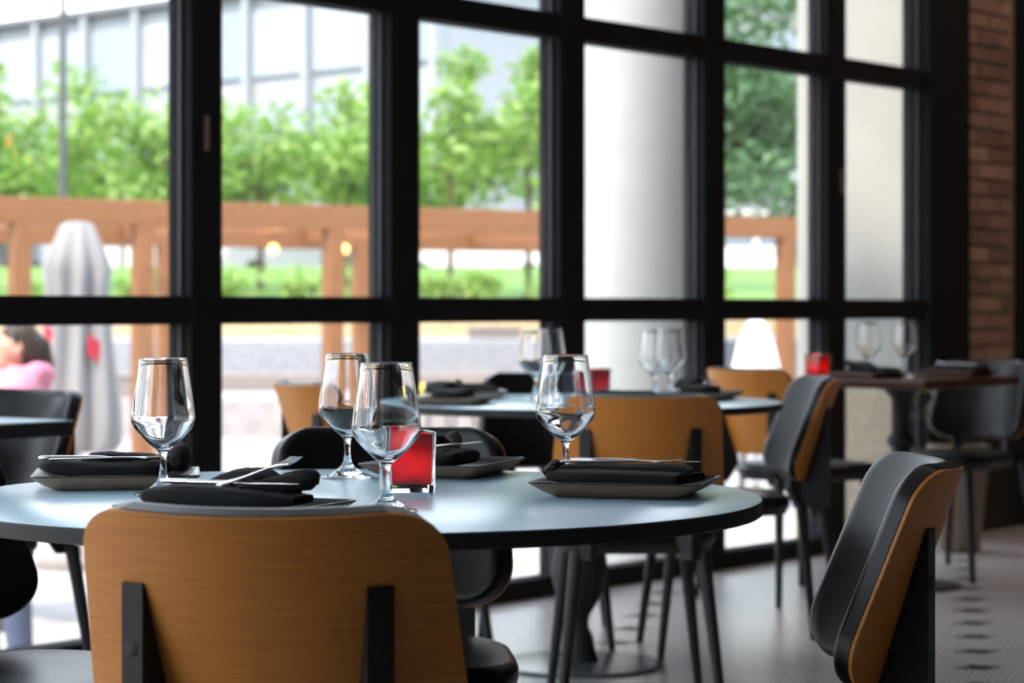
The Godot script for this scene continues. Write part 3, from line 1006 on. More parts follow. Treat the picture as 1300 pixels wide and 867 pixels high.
func build_room() -> void:
	var t_lo := -5.579
	var t_hi := 6.2
	var s_hi := 8.5
	# floor, with its mosaic laid at its own angle
	var st := tool()
	st.set_smooth_group(-1)
	var q := [W(t_lo - 0.3, 0, -0.12), W(t_hi + 0.3, 0, -0.12), W(t_hi + 0.3, 0, s_hi + 0.3), W(t_lo - 0.3, 0, s_hi + 0.3)]
	var ax := Vector2(0.985, 0.173)    # mosaic rows
	var ay := Vector2(-0.173, 0.985)
	var top := [q[0], q[3], q[2], q[0], q[2], q[1]]
	top = [q[0], q[1], q[2], q[0], q[2], q[3]]
	if (top[0] - top[2]).cross(top[0] - top[1]).y < 0: top = [q[0], q[2], q[1], q[0], q[3], q[2]]
	for v in top:
		var g := Vector2(v.x, -v.z)
		st.set_uv(Vector2(g.dot(ax), g.dot(ay)) * 2.0)
		st.add_vertex(v)
	var low := Vector3(0, -0.2, 0)
	st.set_uv(Vector2.ZERO)
	face(st, [q[0] + low, q[1] + low, q[2] + low, q[3] + low], Vector3.DOWN)
	for i in 4:
		var a: Vector3 = q[i]
		var b: Vector3 = q[(i + 1) % 4]
		face(st, [a, b, b + low, a + low], (a + b) / 2 - W(-1, 0, 4))
	var fl := obj("floor", done(st), M.floor)
	struct(fl, "pale grey mosaic tile floor with dark flower motifs", "floor")
	# dark motifs set in the mosaic: rows 1.1 m apart, one motif every 0.32 m
	st = tool()
	for p in [[0, 0, 0.026], [0.030, 0, 0.017], [-0.030, 0, 0.017], [0.050, 0, 0.012], [-0.050, 0, 0.012], [0, 0.03, 0.014], [0, -0.03, 0.014], [0.022, 0.02, 0.009], [-0.022, 0.02, 0.009], [0.022, -0.02, 0.009], [-0.022, -0.02, 0.009]]:
		lathe(st, [Vector2(p[2] * 1.2, -0.0004), Vector2(p[2] * 1.2, 0.0003), Vector2(0, 0.0003)], 6, 30, Vector3(p[0] * 1.15, 0, p[1] * 1.15))
	var motif := done(st)
	var o0 := Vector2(1.43, 7.465)
	for r in range(-3, 2):
		for k in range(-7, 9):
			var g := o0 + ax * r * 1.07 + ay * (k * 0.325) * Vector2(-1, 1)
			g = o0 + Vector2(0.985, -0.173) * r * 1.07 + Vector2(0.173, 0.985) * k * 0.325
			var local := wall_t.affine_inverse() * Vector3(g.x, 0, -g.y)
			if local.z < 0.2 or local.x > 5.8: continue
			var o := obj("mosaic_motif", motif, M.inlay, fl)
			o.position = Vector3(g.x, 0, -g.y)
			o.rotation.y = 0.174
	# window wall: mullions, transoms, panes
	var mw := 0.146
	var y_top := 4.07
	var y_roof := 4.6
	var bars := [[0.0, 0.069], [0.966, 1.05], [1.971, 2.057], [2.98, 3.06], [3.986, 4.07]]
	var first := -6
	for i in range(first, 5):
		var t := i * PITCH
		var w := 0.130 if i == 0 else mw
		var m := wall_box("trim_%d" % (i - first + 1), t - w, t, 0.0, y_top, -0.10, 0.0, M.frame, 0.003)
		struct(m, "black steel mullion of the window wall", "trim")
		if i == 0 or i == 4:
			var k := obj("lock_plate", box_mesh(Vector3(0.018, 0.105, 0.008), 0.002), M.plate_metal, m)
			k.position = Vector3(-0.004 if i == 0 else 0.03, (1.535 if i == 0 else 1.54) - y_top / 2, 0.054)
		# the bay to the right of this mullion
		var t1 := t + PITCH - mw if i < 4 else 4.30
		if i == -1: t1 = t + PITCH - 0.130
		var win := Node3D.new()
		win.name = "window_%d" % (i - first + 1)
		add_child(win)
		win.transform = Transform3D(wall_t.basis, W((t + t1) / 2, 0, -0.05))
		struct(win, "tall four pane window bay in the black steel frame", "window")
		for b in bars:
			wall_box("transom", t, t1, b[0], b[1], -0.095, -0.004, M.frame, 0.003, win)
		for r in 4:
			wall_box("pane", t, t1, bars[r][1], bars[r + 1][0], -0.083, -0.077, M.pane, 0.0, win)
			wall_box("glazing_bead", t1 - 0.012, t1 - 0.0005, bars[r][1], bars[r + 1][0], -0.046, -0.034, M.bead, 0.002, win)
			wall_box("glazing_bead", t + 0.0005, t + 0.012, bars[r][1], bars[r + 1][0], -0.046, -0.034, M.bead, 0.002, win)
	struct(wall_box("trim_14", 4.30, 4.67, 0.0, y_top, -0.12, 0.02, M.frame, 0.003), "wide black end post of the window wall beside bricks", "trim")
	struct(wall_box("wall_window_header", t_lo - 0.3, t_hi + 0.3, y_top, y_roof, -0.3, 0.0, M.room_wall), "wall above the windows", "wall")
	struct(wall_box("wall_foundation", t_lo - 0.3, t_hi + 0.3, -0.75, -0.001, -0.3, -0.121, M.granite), "low plinth under the window wall", "wall")
	# brick pier right of the window
	var pier := wall_box("wall_brick", 4.67, 5.16, 0.0, y_roof, -0.3, -0.012, M.mortar)
	struct(pier, "reddish brown brick pier beside the black window frame", "wall")
	var g := RandomNumberGenerator.new()
	g.seed = 8
	var bm := [box_mesh(Vector3(0.21, 0.064, 0.05), 0.004), box_mesh(Vector3(0.098, 0.064, 0.05), 0.004)]
	var row := 0
	var y := 0.80
	while y < 3.4:
		var x := 4.672 + (0.0 if row % 2 == 0 else -0.055)
		while x < 5.12:
			var half := x < 4.672
			var l := 0.098 if half else 0.21
			if half: x = 4.672
			if x + l > 5.155:
				half = true
				l = 0.098
			if x + l > 5.165: break
			var o := obj("brick", bm[1 if half else 0], [M.brick_a, M.brick_b, M.brick_c, M.brick_a][g.randi() % 4], pier)
			o.transform = pier.transform.affine_inverse() * Transform3D(wall_t.basis * Basis(Vector3.UP, g.randf_range(-0.012, 0.012)), W(x + l / 2, y, -0.024 + g.randf_range(0, 0.007)))
			x += l + 0.012
		y += 0.076
		row += 1
	struct(wall_box("trim_16", 4.672, 5.16, 0.0, 0.76, -0.01, 0.03, M.black, 0.004), "black wainscot below the bricks", "trim")
	struct(wall_box("trim_17", 5.16, 5.75, 0.0, y_roof, -0.3, 0.06, M.frame, 0.004), "black painted steel column right of the bricks", "trim")
	struct(wall_box("wall_end", 5.75, t_hi + 0.3, 0.0, y_roof, -0.3, 0.0, M.room_wall), "dark wall beyond the steel column", "wall")
	struct(wall_box("wall_right", t_hi, t_hi + 0.3, 0.0, y_roof, 0.0, s_hi, M.room_wall), "dark right end wall of the room", "wall")
	# the left end of the room is glazed as well, with the same steel frame
	struct(wall_box("wall_left", t_lo - 0.3, t_lo, y_top, y_roof, -0.3, s_hi, M.room_wall), "wall above the left end windows", "wall")
	var ns := 3
	var ps := 0.944
	struct(wall_box("wall_left_solid", t_lo - 0.3, t_lo, 0.0, y_top, ns * ps, s_hi, M.room_wall), "solid rear part of the left end wall", "wall")
	for i in ns:
		struct(wall_box("trim_%d" % (20 + i), t_lo - 0.10, t_lo, 0.0, y_top, i * ps, i * ps + mw, M.frame, 0.003), "black steel mullion of the left end windows", "trim")
		var win := Node3D.new()
		win.name = "window_%d" % (20 + i)
		add_child(win)
		win.transform = Transform3D(wall_t.basis, W(t_lo - 0.05, 0, (i + 0.5) * ps))
		struct(win, "tall window bay at the left end of the room", "window")
		for b in bars:
			wall_box("transom", t_lo - 0.095, t_lo - 0.004, b[0], b[1], i * ps + mw, (i + 1) * ps, M.frame, 0.003, win)
		for r in 4:
			wall_box("pane", t_lo - 0.083, t_lo - 0.077, bars[r][1], bars[r + 1][0], i * ps + mw, (i + 1) * ps, M.pane, 0.0, win)
	struct(wall_box("wall_back", t_lo - 0.3, t_hi + 0.3, 0.0, y_roof, s_hi, s_hi + 0.3, M.room_wall), "back wall of the room", "wall")
	struct(wall_box("ceiling", t_lo - 0.3, t_hi + 0.3, y_roof, y_roof + 0.3, -0.3, s_hi + 0.3, M.room_ceiling), "plain ceiling", "ceiling")

# warm downlights in the ceiling over the right hand side of the room
func build_downlights() -> void:
	for q in [[4.75, 1.3, 0.62], [3.9, 2.4, 0.35]]:
		var o := base("ceiling_downlight", W(q[0], 4.6, q[1]))
		tag(o, "round recessed warm downlight in the ceiling", "lamp", "ceiling downlights")
		obj("trim_ring", lathe_mesh([Vector2(0.07, -0.012), Vector2(0.10, -0.012), Vector2(0.105, 0.0), Vector2(0.07, 0.0)], 32), M.black, o)
		obj("lamp_disc", lathe_mesh([Vector2(0, -0.008), Vector2(0.07, -0.008), Vector2(0.07, -0.001), Vector2(0, -0.001)], 24), M.lamp_glow, o)
		var l := SpotLight3D.new()
		l.name = "downlight"
		o.add_child(l)
		l.position = Vector3(0, -0.02, 0)
		l.rotation.x = -PI / 2
		l.spot_angle = 62.0
		l.spot_angle_attenuation = 0.8
		l.spot_range = 30.0
		l.spot_attenuation = 2.0
		l.light_color = Color(1.0, 0.86, 0.74)
		l.light_energy = q[2]
		l.light_size = 0.07
		l.shadow_enabled = true

# ---------------------------------------------------------------- the plaza outside
func build_plaza() -> void:
	var st := tool()
	box(st, Vector3(0, OUT_Y - 0.25, -1), Vector3(120, 0.5, 60))
	struct(obj("plaza_paving", done(st), M.paving), "pale concrete plaza outside the windows", "paving")
	# wide steps up to the park
	struct(obj("retaining_wall", box_mesh(Vector3(120, 1.0, 4), 0.02, Vector3(0, OUT_Y, -33)), M.paving), "low pale retaining wall at the edge of the plaza", "wall")
	struct(obj("stone_kerb", box_mesh(Vector3(120, 0.24, 0.5), 0.02, Vector3(0, -0.03, -34.0)), M.granite), "brownish grey granite kerb on the retaining wall", "kerb")
	struct(obj("upper_step", box_mesh(Vector3(120, 1.15, 4), 0.02, Vector3(0, -0.05, -38)), M.pale_stone), "pale stone upper step below the park", "step")
	struct(obj("bed_wall", box_mesh(Vector3(120, 1.7, 3), 0.02, Vector3(0, 0.15, -41)), M.beige), "beige stone wall of the planted bed", "wall")
	st = tool()
	st.set_smooth_group(-1)
	for b in [[-42.0, 1.0, -56.0, 1.95]]:
		face(st, [Vector3(-70, b[1], b[0]), Vector3(70, b[1], b[0]), Vector3(70, b[3], b[2]), Vector3(-70, b[3], b[2])], Vector3.UP)
		face(st, [Vector3(-70, b[1], b[0]), Vector3(70, b[1], b[0]), Vector3(70, -1, b[0]), Vector3(-70, -1, b[0])], Vector3.BACK)
		face(st, [Vector3(-70, -1, b[0]), Vector3(70, -1, b[0]), Vector3(70, -1, b[2]), Vector3(-70, -1, b[2])], Vector3.DOWN)
		face(st, [Vector3(-70, b[3], b[2]), Vector3(70, b[3], b[2]), Vector3(70, -1, b[2]), Vector3(-70, -1, b[2])], Vector3.FORWARD)
	struct(obj("lawn_bank", done(st), M.lawn), "green lawn sloping up behind the beige wall", "lawn")
	struct(obj("park_road", box_mesh(Vector3(140, 2.5, 60), 0.0, Vector3(0, 0.3, -86.05)), M.road), "grey road behind the lawn", "road")
	# round column and square pier just outside the glass
	var c := base("wall_column", P(812.0, 10.35, OUT_Y))
	struct(c, "pale round concrete column outside the window", "column")
	obj("shaft", lathe_mesh([Vector2(0.30, 0), Vector2(0.30, 4.6)], 72), M.column, c)
	obj("collar", lathe_mesh([Vector2(0.30, 0), Vector2(0.36, 0), Vector2(0.36, 0.12), Vector2(0.34, 0.14), Vector2(0.30, 0.14)], 72), M.column, c)
	var pier := base("wall_pier", P(1012.0, 12.5, OUT_Y), -0.306)
	struct(pier, "pale plaster pier on a beige stone plinth outside the windows", "wall")
	obj("plaster_shaft", box_mesh(Vector3(0.85, 4.2, 0.7), 0.015, Vector3(0.425, 3.35, -0.35)), M.plaster, pier)
	obj("stone_plinth", box_mesh(Vector3(0.87, 1.25, 0.74), 0.01, Vector3(0.425, 0.625, -0.35)), M.stone, pier)

# ---------------------------------------------------------------- furniture
func build_furniture() -> void:
	round_table(-0.223, 3.42, "round pale blue table laid with four plates and a red candle, in sharp focus")
	round_table(0.19, 6.86, "round pale blue table on a turned black pedestal, behind the sharply seen one")
	# small square table at the left, set square to the windows
	var o := base("square_table", Vector3(-1.56, 0, -5.64), WALL_TURN)
	tag(o, "bare square blue topped table with thick black edge beside the window", "table")
	obj("tabletop", box_mesh(Vector3(0.748, 0.003, 0.748), 0.001, Vector3(0, 0.7495, 0)), M.top_blue, o)
	obj("edge_band", box_mesh(Vector3(0.75, 0.034, 0.75), 0.002, Vector3(0, 0.731, 0)), M.black, o)
	obj("pedestal", lathe_mesh([Vector2(0.04, 0.02), Vector2(0.035, 0.1), Vector2(0.035, 0.69), Vector2(0.12, 0.714)], 32), M.black, o)
	obj("base_plate", lathe_mesh([Vector2(0, 0), Vector2(0.16, 0), Vector2(0.16, 0.01), Vector2(0.05, 0.022), Vector2(0, 0.022)], 48), M.steel_black, o)
	# brown wooden table by the right hand window
	o = base("wooden_table", W(2.72, 0, 0.80), WALL_TURN)
	tag(o, "dark brown wooden table with a red candle near the brick pier", "table")
	obj("tabletop", box_mesh(Vector3(0.72, 0.032, 0.53), 0.004, Vector3(0, 0.744, 0)), M.table_wood, o)
	obj("pedestal", lathe_mesh([Vector2(0.05, 0.016), Vector2(0.04, 0.06), Vector2(0.034, 0.1), Vector2(0.034, 0.505), Vector2(0.046, 0.512), Vector2(0.052, 0.53), Vector2(0.046, 0.548), Vector2(0.034, 0.555), Vector2(0.034, 0.68), Vector2(0.06, 0.715), Vector2(0.12, 0.722), Vector2(0.12, 0.728), Vector2(0, 0.728)], 32), M.black, o).position.x = -0.06
	obj("base_plate", lathe_mesh([Vector2(0, 0), Vector2(0.22, 0), Vector2(0.22, 0.008), Vector2(0.06, 0.018), Vector2(0, 0.018)], 48), M.black, o).position.x = -0.06
	var g := "upholstered chairs with curved backs"
	chair(-0.225, 2.83, 0.15, 0.985, "chair whose wide curved oak back and black braces stand before the laid table", g)
	chair(0.263, 3.325, -1.0, 0.04, "chair seen from the side at the laid table, oak back edge glowing orange", g)
	chair(-0.205, 3.87, 0.02, -1.0, "black padded chair facing across the laid table, behind the red candle", g)
	chair(-0.72, 3.66, 0.87, -0.5, "mostly hidden black chair at the laid table beside the rolled napkin", g)
	chair(0.30, 6.09, -0.03, 1.0, "reddish oak backed chair pushed up to the farther round table, braces showing", g)
	chair(0.62, 7.16, -0.99, -0.10, "chair seen from the side at the farther round table, black pad turned to the plates", g)
	chair(0.10, 7.37, 0.0, -1.0, "black padded chair on the window side of the farther round table", g)
	chair(-0.33, 6.875, 0.9, 0.43, "golden oak backed chair turned sideways between window and farther round table", g)
	chair(1.02, 8.53, 0.76, 0.65, "golden oak backed chair at the end of the brown wooden table", g)
	chair(1.673, 9.17, -0.6238, -0.7816, "black padded chair at the brown wooden table beside the potted plant", g)
	chair(-1.375, 5.84, -0.6238, -0.7816, "black padded chair behind the bare square table, below the pink jacket", g)
	# planter with strap leaves
	var pl := base("potted_plant", W(3.93, 0, 0.36))
	tag(pl, "leafy green plant in a tall taupe planter by the black end post", "plant")
	obj("planter", lathe_mesh([Vector2(0, 0), Vector2(0.08, 0), Vector2(0.085, 0.01), Vector2(0.13, 0.43), Vector2(0.13, 0.445), Vector2(0.115, 0.445), Vector2(0.112, 0.42), Vector2(0, 0.42)], 32), M.planter, pl)
	obj("soil", lathe_mesh([Vector2(0.0, 0.42), Vector2(0.111, 0.42), Vector2(0, 0.432)], 20), M.soil, pl)
	var r := RandomNumberGenerator.new()
	r.seed = 3
	for i in 22:
		var u := r.randf() * TAU
		var reach := r.randf_range(0.14, 0.33)
		var up := r.randf_range(0.06, 0.30)
		var st := tool()
		var pts := []
		var hw := []
		var ht := []
		for k in 7:
			var f := k / 6.0
			pts.append(Vector3(cos(u), 0, sin(u)) * reach * f + Vector3(0, 0.425 + up * sin(f * 2.3), 0))
			hw.append(0.022 * sin(PI * clampf(f * 0.92 + 0.06, 0, 1)) + 0.002)
			ht.append(0.0015)
		strip(st, pts, hw, ht, 8)
		obj("leaf", done(st), M.plant_leaf, pl)

# ---------------------------------------------------------------- what stands on the tables
func build_settings() -> void:
	var y := 0.75
	var g := "stemmed wine glasses"
	wine_glass(207, 3.428, y, "clear empty wine glass beside the plate with the rolled napkin", g)
	wine_glass(441, 3.78, y, "clear wine glass just behind the red candle on the laid table", g)
	wine_glass(490.5, 3.15, y, "clear wine glass right in front of the red candle on the laid table", g)
	wine_glass(718, 3.66, y, "clear wine glass behind the plate with the flat folded napkin", g)
	candle(-0.152, 3.505, y, 0.26, "square red glass candle holder between two wine glasses, in sharp focus", 0.006)
	setting(-0.588, 3.60, y, 0.14, "napkin_rolled", "beside the single wine glass", [["fork", Vector3(-0.012, 0.041, 0.034), 0.03, 0.0], ["knife", Vector3(-0.02, 0.041, 0.012), -0.03, 0.0]])
	setting(-0.347, 3.035, y, -0.42, "napkin_rumpled", "behind the near oak chair back", [["fork", Vector3(0.03, 0.057, -0.005), 1.5, 0.12], ["knife", Vector3(0.012, 0.0465, 0.038), 0.05, 0.0]])
	setting(-0.110, 3.865, y, 1.25, "napkin_rumpled", "behind the red candle holder", [["knife", Vector3(-0.02, 0.0455, 0.03), -0.1, 0.0]])
	setting(0.163, 3.448, y, -0.25, "napkin_flat", "in front of the side-turned chair", [["fork", Vector3(-0.01, 0.0435, 0.0), 0.06, 0.0], ["knife", Vector3(0.008, 0.0435, -0.022), -0.03, 0.0]])
	# farther round table
	wine_glass(680, 6.92, y, "blurred wine glass overlapping its twin, before the black padded chair at the window", "paired wine glasses by the black padded chair", 1.04)
	wine_glass(698, 7.05, y, "blurred wine glass half behind its twin, before the black padded chair at the window", "paired wine glasses by the black padded chair", 1.04)
	wine_glass(831, 7.12, y, "blurred wine glass overlapping its twin, against the round white column", "paired wine glasses against the column", 1.04)
	wine_glass(851, 7.22, y, "blurred wine glass half behind its twin, against the round white column", "paired wine glasses against the column", 1.04)
	candle(0.245, 7.10, y, 0.5, "small red candle holder on the farther round table", 0.002)
	setting(-0.14, 7.13, y, 0.1, "napkin_flat", "on the farther table by the padded chair", [])
	setting(0.30, 6.50, y, 0.0, "napkin_flat", "on the farther table behind the reddish chair back", [])
	setting(0.55, 7.02, y, 1.2, "napkin_rumpled", "on the farther table before the sideways chair", [["knife", Vector3(0, 0.047, 0.03), 0.1, 0.0]])
	setting(-0.16, 6.66, y, 1.3, "napkin_rumpled", "on the farther table beside the golden oak chair", [])
	# wooden table
	var yw := 0.76
	wine_glass(1102, 9.0, yw, "faint blurred wine glass beside the candle on the brown wooden table", g, 1.05)
	wine_glass(1148, 8.95, yw, "blurred wine glass at the near edge of the brown wooden table", g, 1.05)
	var c := W(2.45, yw, 0.575)
	candle(c.x, -c.z, yw, WALL_TURN, "square red candle holder glowing on the brown wooden table", 0.006)
	var a := W(2.50, yw, 0.765)
	setting(a.x, -a.z, yw, WALL_TURN + 1.3, "napkin_rumpled", "beside the candle on the brown wooden table", [])
	a = W(2.95, yw, 0.88)
	setting(a.x, -a.z, yw, WALL_TURN + 1.5, "napkin_flat", "at the far end of the brown wooden table", [["fork", Vector3(0, 0.0435, 0), 0.0, 0.0]])

# ---------------------------------------------------------------- the world beyond the glass
func build_outside() -> void:
	# timber pergola
	var po := base("timber_pergola", Vector3(0, OUT_Y, 0))
	tag(po, "orange brown timber pergola with heavy beams on square posts", "pergola")
	var at := func(q: float, back: float) -> Vector3:
		return Vector3(-4.55 + 0.831 * q - 0.556 * back, 0, -(21.5 + 0.556 * q + 0.831 * back))
	var turn := atan2(0.556, 0.831)
	for b in [[0.0, 2.535, 0.23], [4.4, 2.50, 0.30]]:
		var st := tool()
		beam(st, at.call(-7.0, b[0]) + Vector3(0, b[1], 0), at.call(9.9, b[0]) + Vector3(0, b[1], 0), 0.15, b[2], 0.008)
		obj("beam", done(st), M.timber, po)
	for q in [-4.4, 0.18, 1.38, 3.39, 6.9, 9.09]:
		var st := tool()
		box(st, Vector3.ZERO, Vector3(0.165, 2.42, 0.165), 0.008)
		var o := obj("post", done(st), M.timber, po)
		o.position = at.call(q, 0.0) + Vector3(0, 1.21, 0)
		o.rotation.y = turn
	for q in [-2.2, 3.716, 6.26, 9.4]:
		var st := tool()
		box(st, Vector3.ZERO, Vector3(0.165, 2.35, 0.165), 0.008)
		var o := obj("post", done(st), M.timber, po)
		o.position = at.call(q, 4.4) + Vector3(0, 1.175, 0)
		o.rotation.y = turn
	for i in 7:
		var st := tool()
		var q := -6.0 + i * 2.3
		beam(st, at.call(q, 0.09) + Vector3(0, 2.50, 0), at.call(q, 4.31) + Vector3(0, 2.50, 0), 0.07, 0.15, 0.005)
		obj("rafter", done(st), M.timber, po)
	for px in [347.0, 437.0]:
		var l := base("globe_lamp", P(px, 24.2, 1.60))
		tag(l, "round amber lamp under the pergola beam " + ("before the white car" if px < 400 else "between two timber posts"), "lamp", "amber lamps under the pergola")
		obj("lamp_globe", lathe_mesh(smooth_profile([Vector2(0.001, -0.045), Vector2(0.034, -0.03), Vector2(0.045, 0), Vector2(0.034, 0.03), Vector2(0.010, 0.046)]), 20), M.lamp_glow, l)
		var st := tool()
		tube(st, [Vector3(0, 0.042, 0), Vector3(0, 0.28, 0)], [0.008, 0.008], 6)
		obj("hanging_cord", done(st), M.pole, l)
		var om := OmniLight3D.new()
		om.name = "lamp_light"
		l.add_child(om)
		om.light_color = Color(1.0, 0.75, 0.4)
		om.light_energy = 0.15
		om.light_size = 0.05
		om.omni_range = 20.0
		om.omni_attenuation = 2.0
		om.shadow_enabled = true
	# folded parasols
	var p := parasol(P(98, 15.5, OUT_Y), [[0.20, 0.74], [0.235, 0.80], [0.23, 1.0], [0.20, 1.3], [0.175, 1.6], [0.165, 1.8], [0.185, 1.9], [0.175, 1.98], [0.10, 2.20], [0.06, 2.215]], 8, 0.24, M.canvas, 2.2, "tall folded white parasol with red print beside the pink jacket")
	for s in [-1.0, 1.0]:
		var st := tool()
		var rows := []
		for i in 5:
			var row := []
			for j in 7:
				var u: float = -PI / 2 + s * (0.75 + 0.09 * (j - 3))
				var k: float = 0.222 + 0.004 * sin(j * 1.0)
				row.append(Vector3(cos(u + PI) * k, 1.36 + 0.035 * i + 0.012 * j * s, -sin(u) * k))
			rows.append(row)
		st.set_smooth_group(1)
		for i in 4:
			for j in 6:
				face(st, [rows[i][j], rows[i][j + 1], rows[i + 1][j + 1], rows[i + 1][j]], rows[i][j] * Vector3(1, 0, 1))
		obj("red_print", done(st), M.red_print, p)
	parasol(P(960, 20.0, OUT_Y), [[0.16, 0.92], [0.19, 0.96], [0.185, 1.15], [0.15, 1.35], [0.085, 1.52], [0.03, 1.57]], 6, 0.12, M.canvas_white, 1.55, "small bright white folded parasol near the plaster pier")
	# yellow topped stools on the terrace
	for q in [[556.0, 27.0, 0.15], [962.0, 19.5, 0.42], [590.0, 28.5, 0.1]]:
		var o := base("outdoor_stool", P(q[0], q[1], OUT_Y))
		tag(o, "yellow cushioned stool on the plaza " + ("beside the small white parasol" if q[0] > 900 else "at the foot of the pale steps"), "stool", "yellow stools on the plaza")
		var h: float = q[2] - OUT_Y
		obj("cushion", lathe_mesh(smooth_profile([Vector2(0.15, h - 0.10), Vector2(0.22, h - 0.09), Vector2(0.235, h - 0.05), Vector2(0.22, h - 0.01), Vector2(0.10, h), Vector2(0.001, h)]), 24), M.yellow, o)
		for k in 4:
			var st := tool()
			var u := PI / 4 + PI / 2 * k
			tube(st, [Vector3(cos(u) * 0.12, h - 0.09, sin(u) * 0.12), Vector3(cos(u) * 0.2, 0, sin(u) * 0.2)], [0.018, 0.015], 8)
			obj("leg", done(st), M.pole, o)
	# white terrace table and granite benches
	for q in [[318.0, 12.6, 0.06], [20.0, 12.9, 0.02]]:
		var o := base("terrace_table", P(q[0], q[1], OUT_Y), WALL_TURN)
		tag(o, "white terrace table with slim metal legs " + ("behind the person in pink" if q[0] < 100 else "outside the bay with the amber lamp"), "table", "white terrace tables")
		var h: float = q[2] - OUT_Y
		obj("tabletop", box_mesh(Vector3(0.85, 0.03, 0.8), 0.005, Vector3(0, h - 0.015, 0)), M.canvas_white, o)
		for x in [-0.36, 0.36]:
			for z in [-0.33, 0.33]:
				obj("leg", box_mesh(Vector3(0.035, h - 0.03, 0.035), 0.004, Vector3(x, (h - 0.03) / 2, z)), M.pole, o)
	for q in [[628.0, 37.2, 0.525, 0.85, 0.19], [562.0, 31.3, -0.15, 0.6, 0.16], [152.0, 31.4, -0.15, 0.7, 0.3]]:
		var o := base("granite_bench", P(q[0], q[1], q[2]))
		tag(o, ["grey granite bench block on the upper step behind the farther table", "small grey granite block seen under the farther round table", "grey granite block on the retaining wall by the parasol"][[628.0, 562.0, 152.0].find(q[0])], "bench", "granite blocks on the steps")
		obj("seat_slab", box_mesh(Vector3(q[3], 0.05, 0.45), 0.008, Vector3(0, q[4] - 0.025, 0)), M.granite, o)
		obj("block", box_mesh(Vector3(q[3] - 0.04, q[4] - 0.05, 0.40), 0.008, Vector3(0, (q[4] - 0.05) / 2, 0)), M.granite, o)
	# trees: pale young ones along the bed, darker ones to the right
	var pale := Color(0.16, 0.29, 0.06)
	var pale2 := Color(0.33, 0.45, 0.13)
	var specs := [[-40.0, 46.0, 1.3, 3.4], [120.0, 48.0, 1.35, 2.7], [230.0, 45.0, 1.2, 2.6], [330.0, 47.0, 1.3, 2.6], [440.0, 46.0, 1.25, 2.6], [571.0, 43.4, 1.1, 3.0], [670.0, 45.0, 1.2, 3.6], [770.0, 46.0, 1.25, 3.9]]
	var lab := ["tallest pale green young tree near the lamp post", "pale green young tree behind the folded parasol and pergola", "pale green young tree beyond the wide black mullion", "pale green young tree over the amber lamp", "pale green young tree above the paired pergola posts", "slender young tree with a thin straight trunk above the granite bench", "fuller green tree beside the round white column", "green tree mostly behind the round white column"]
	for i in specs.size():
		var s: Array = specs[i]
		var h: float = s[3]
		tree(P(s[0], s[1], s[2]), h, crown(11, Vector3(2.5, 1.2, 1.5), Vector3(0, h, 0), 0.72, 100 + i), 1900, 0.22, pale, pale2, lab[i], 0.07)
	for i in 6:
		tree(P(-10.0 + i * 135.0 + (i % 2) * 30.0, 57.5, 1.55), 2.4, crown(9, Vector3(2.2, 0.7, 1.0), Vector3(0, 2.1 + 0.25 * (i % 3), 0), 0.85, 400 + i), 1800, 0.26, pale, pale2, "round headed green tree along the road behind the lawn", 0.07, "trees along the road")
	for i in 3:
		tree(P([872.0, 909.0, 1052.0][i], [34.4, 33.2, 34.4][i], -0.15), [6.3, 6.8, 6.2][i], crown(18, Vector3(1.6, 2.2, 1.2), Vector3(0, 4.0, 0), 0.85, 200 + i), 4600, 0.17, Color(0.055, 0.135, 0.06), Color(0.165, 0.285, 0.15), ["dense dark green tree behind the round column", "dense dark green tree filling the window beside the plaster pier", "dense dark green tree mostly hidden by the plaster pier"][i], 0.13, "dense dark trees")
	# shrubs in the bed
	for i in 10:
		tree(P(-40.0 + i * 105.0 + (i % 3) * 17.0, 41.0, 0.98), 0.5, crown(4, Vector3(0.8, 0.10, 0.3), Vector3(0, 0.4, 0), 0.4, 300 + i), 420, 0.14, pale, pale2, "low green shrub on top of the beige wall", 0.03, "shrubs on the beige wall")
	# lamp post
	var lp := base("lamp_post", P(80, 43.0, 1.05))
	tag(lp, "tall dark grey lamp post standing among the pale trees", "lamp post")
	obj("post", lathe_mesh([Vector2(0.12, 0), Vector2(0.11, 0.6), Vector2(0.075, 0.7), Vector2(0.06, 7.5)], 16), M.pole, lp)
	var ls := tool()
	tube(ls, [Vector3(0, 7.4, 0), Vector3(0.3, 7.7, 0), Vector3(1.0, 7.75, 0)], [0.04, 0.035, 0.03], 8)
	obj("arm", done(ls), M.pole, lp)
	obj("lamp_head", box_mesh(Vector3(0.6, 0.1, 0.25), 0.03, Vector3(1.15, 7.73, 0)), M.pole, lp)
	# orange boom machine behind the trees at the left
	var bo := base("boom_lift", P(20, 60.0, 1.55))
	tag(bo, "orange sloping boom on a grey machine among the trees", "machine")
	obj("chassis", box_mesh(Vector3(1.6, 1.0, 1.2), 0.08, Vector3(-0.4, 0.8, 0)), M.grey_panel, bo)
	ls = tool()
	beam(ls, Vector3(-0.2, 3.7, 0), Vector3(0.95, 2.1, 0), 0.3, 0.3, 0.02)
	obj("boom", done(ls), M.orange, bo)
	ls = tool()
	beam(ls, Vector3(-0.2, 1.2, 0), Vector3(-0.2, 3.7, 0), 0.25, 0.25, 0.02)
	obj("mast", done(ls), M.grey_panel, bo)
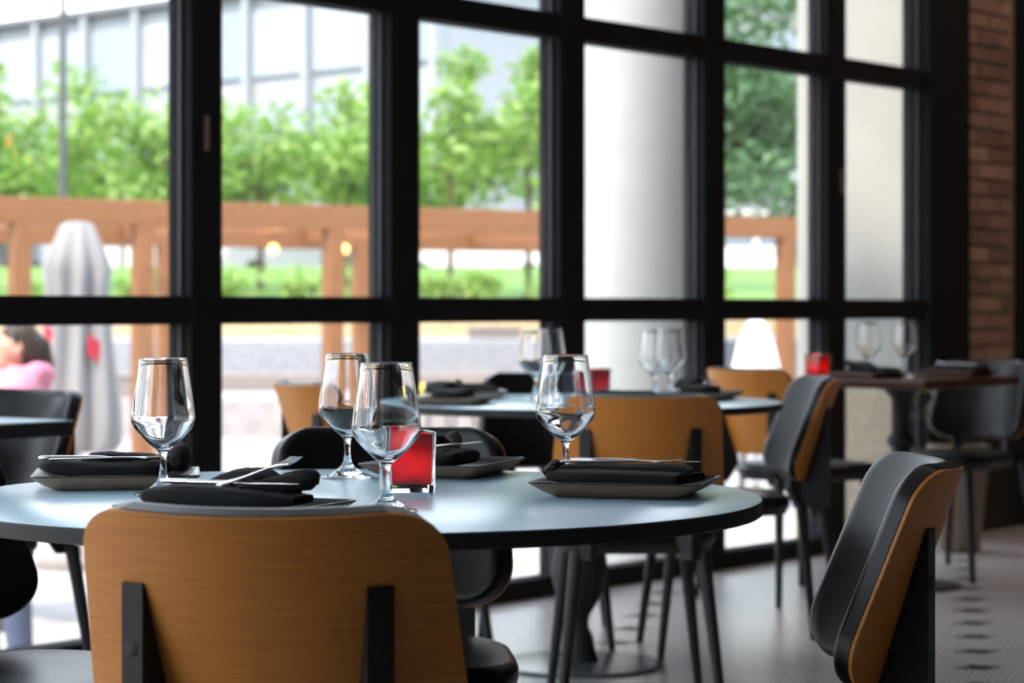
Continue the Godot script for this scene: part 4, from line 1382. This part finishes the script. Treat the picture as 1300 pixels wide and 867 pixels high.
	for x in [-1.0, 0.2]:
		for z in [-0.6, 0.6]:
			ls = tool()
			lathe(ls, [Vector2(0, -0.1), Vector2(0.35, -0.1), Vector2(0.35, 0.1), Vector2(0, 0.1)], 20)
			var w := obj("wheel", done(ls), M.tyre, bo)
			w.position = Vector3(x, 0.35, z)
			w.rotation.x = PI / 2
	# cars on the road
	car(P(395, 60.0, 1.55), 0.15, 1.6, M.car_white, "white car under the pergola beam by the amber lamp")
	car(P(185, 62.0, 1.55), 0.05, 1.5, M.car_white, "white car seen beside the folded parasol")
	car(P(935, 62.0, 1.55), 0.1, 1.9, M.car_white, "tall white car beside the right hand pergola post")
	car(P(600, 63.0, 1.55), 0.1, 1.6, M.car_white, "white car half hidden by the slender young tree")
	# pale buildings
	for b in [[-30.0, 85.0, 32.0, 9.75, -0.75, "long pale glass fronted building with its roofline against the sky", 11, 3], [-5.0, 100.0, 34.0, 19.0, -0.03, "tall pale bluish glass building behind the young trees", 11, 5]]:
		var o := base("office_building", Vector3(b[0] + b[2] / 2, 1.55, -b[1]), b[4])
		tag(o, b[5], "building", "pale buildings beyond the park")
		var w: float = b[2]
		var h: float = b[3]
		obj("wall", box_mesh(Vector3(w, h, 12), 0.05, Vector3(0, h / 2, -6.1)), M.facade, o)
		obj("roof_edge", box_mesh(Vector3(w + 0.6, 0.28, 12.6), 0.05, Vector3(0, h + 0.14, -6.0)), M.grey_panel, o)
		var nx: int = b[6]
		var ny: int = b[7]
		var pane := box_mesh(Vector3(w / nx - 0.35, h / ny - 1.1, 0.12), 0.02)
		for i in nx:
			for j in ny:
				var pn := obj("window_pane", pane, M.facade_glass if (i * 7 + j * 3) % 5 < 2 else M.facade_glass_pale, o)
				pn.position = Vector3(-w / 2 + (i + 0.5) * w / nx, (j + 0.5) * h / ny, 0.0)
		var fin := box_mesh(Vector3(0.22, h, 0.4), 0.02)
		for i in nx + 1:
			var f := obj("fin", fin, M.facade, o)
			f.position = Vector3(-w / 2 + i * w / nx, h / 2, 0.08)
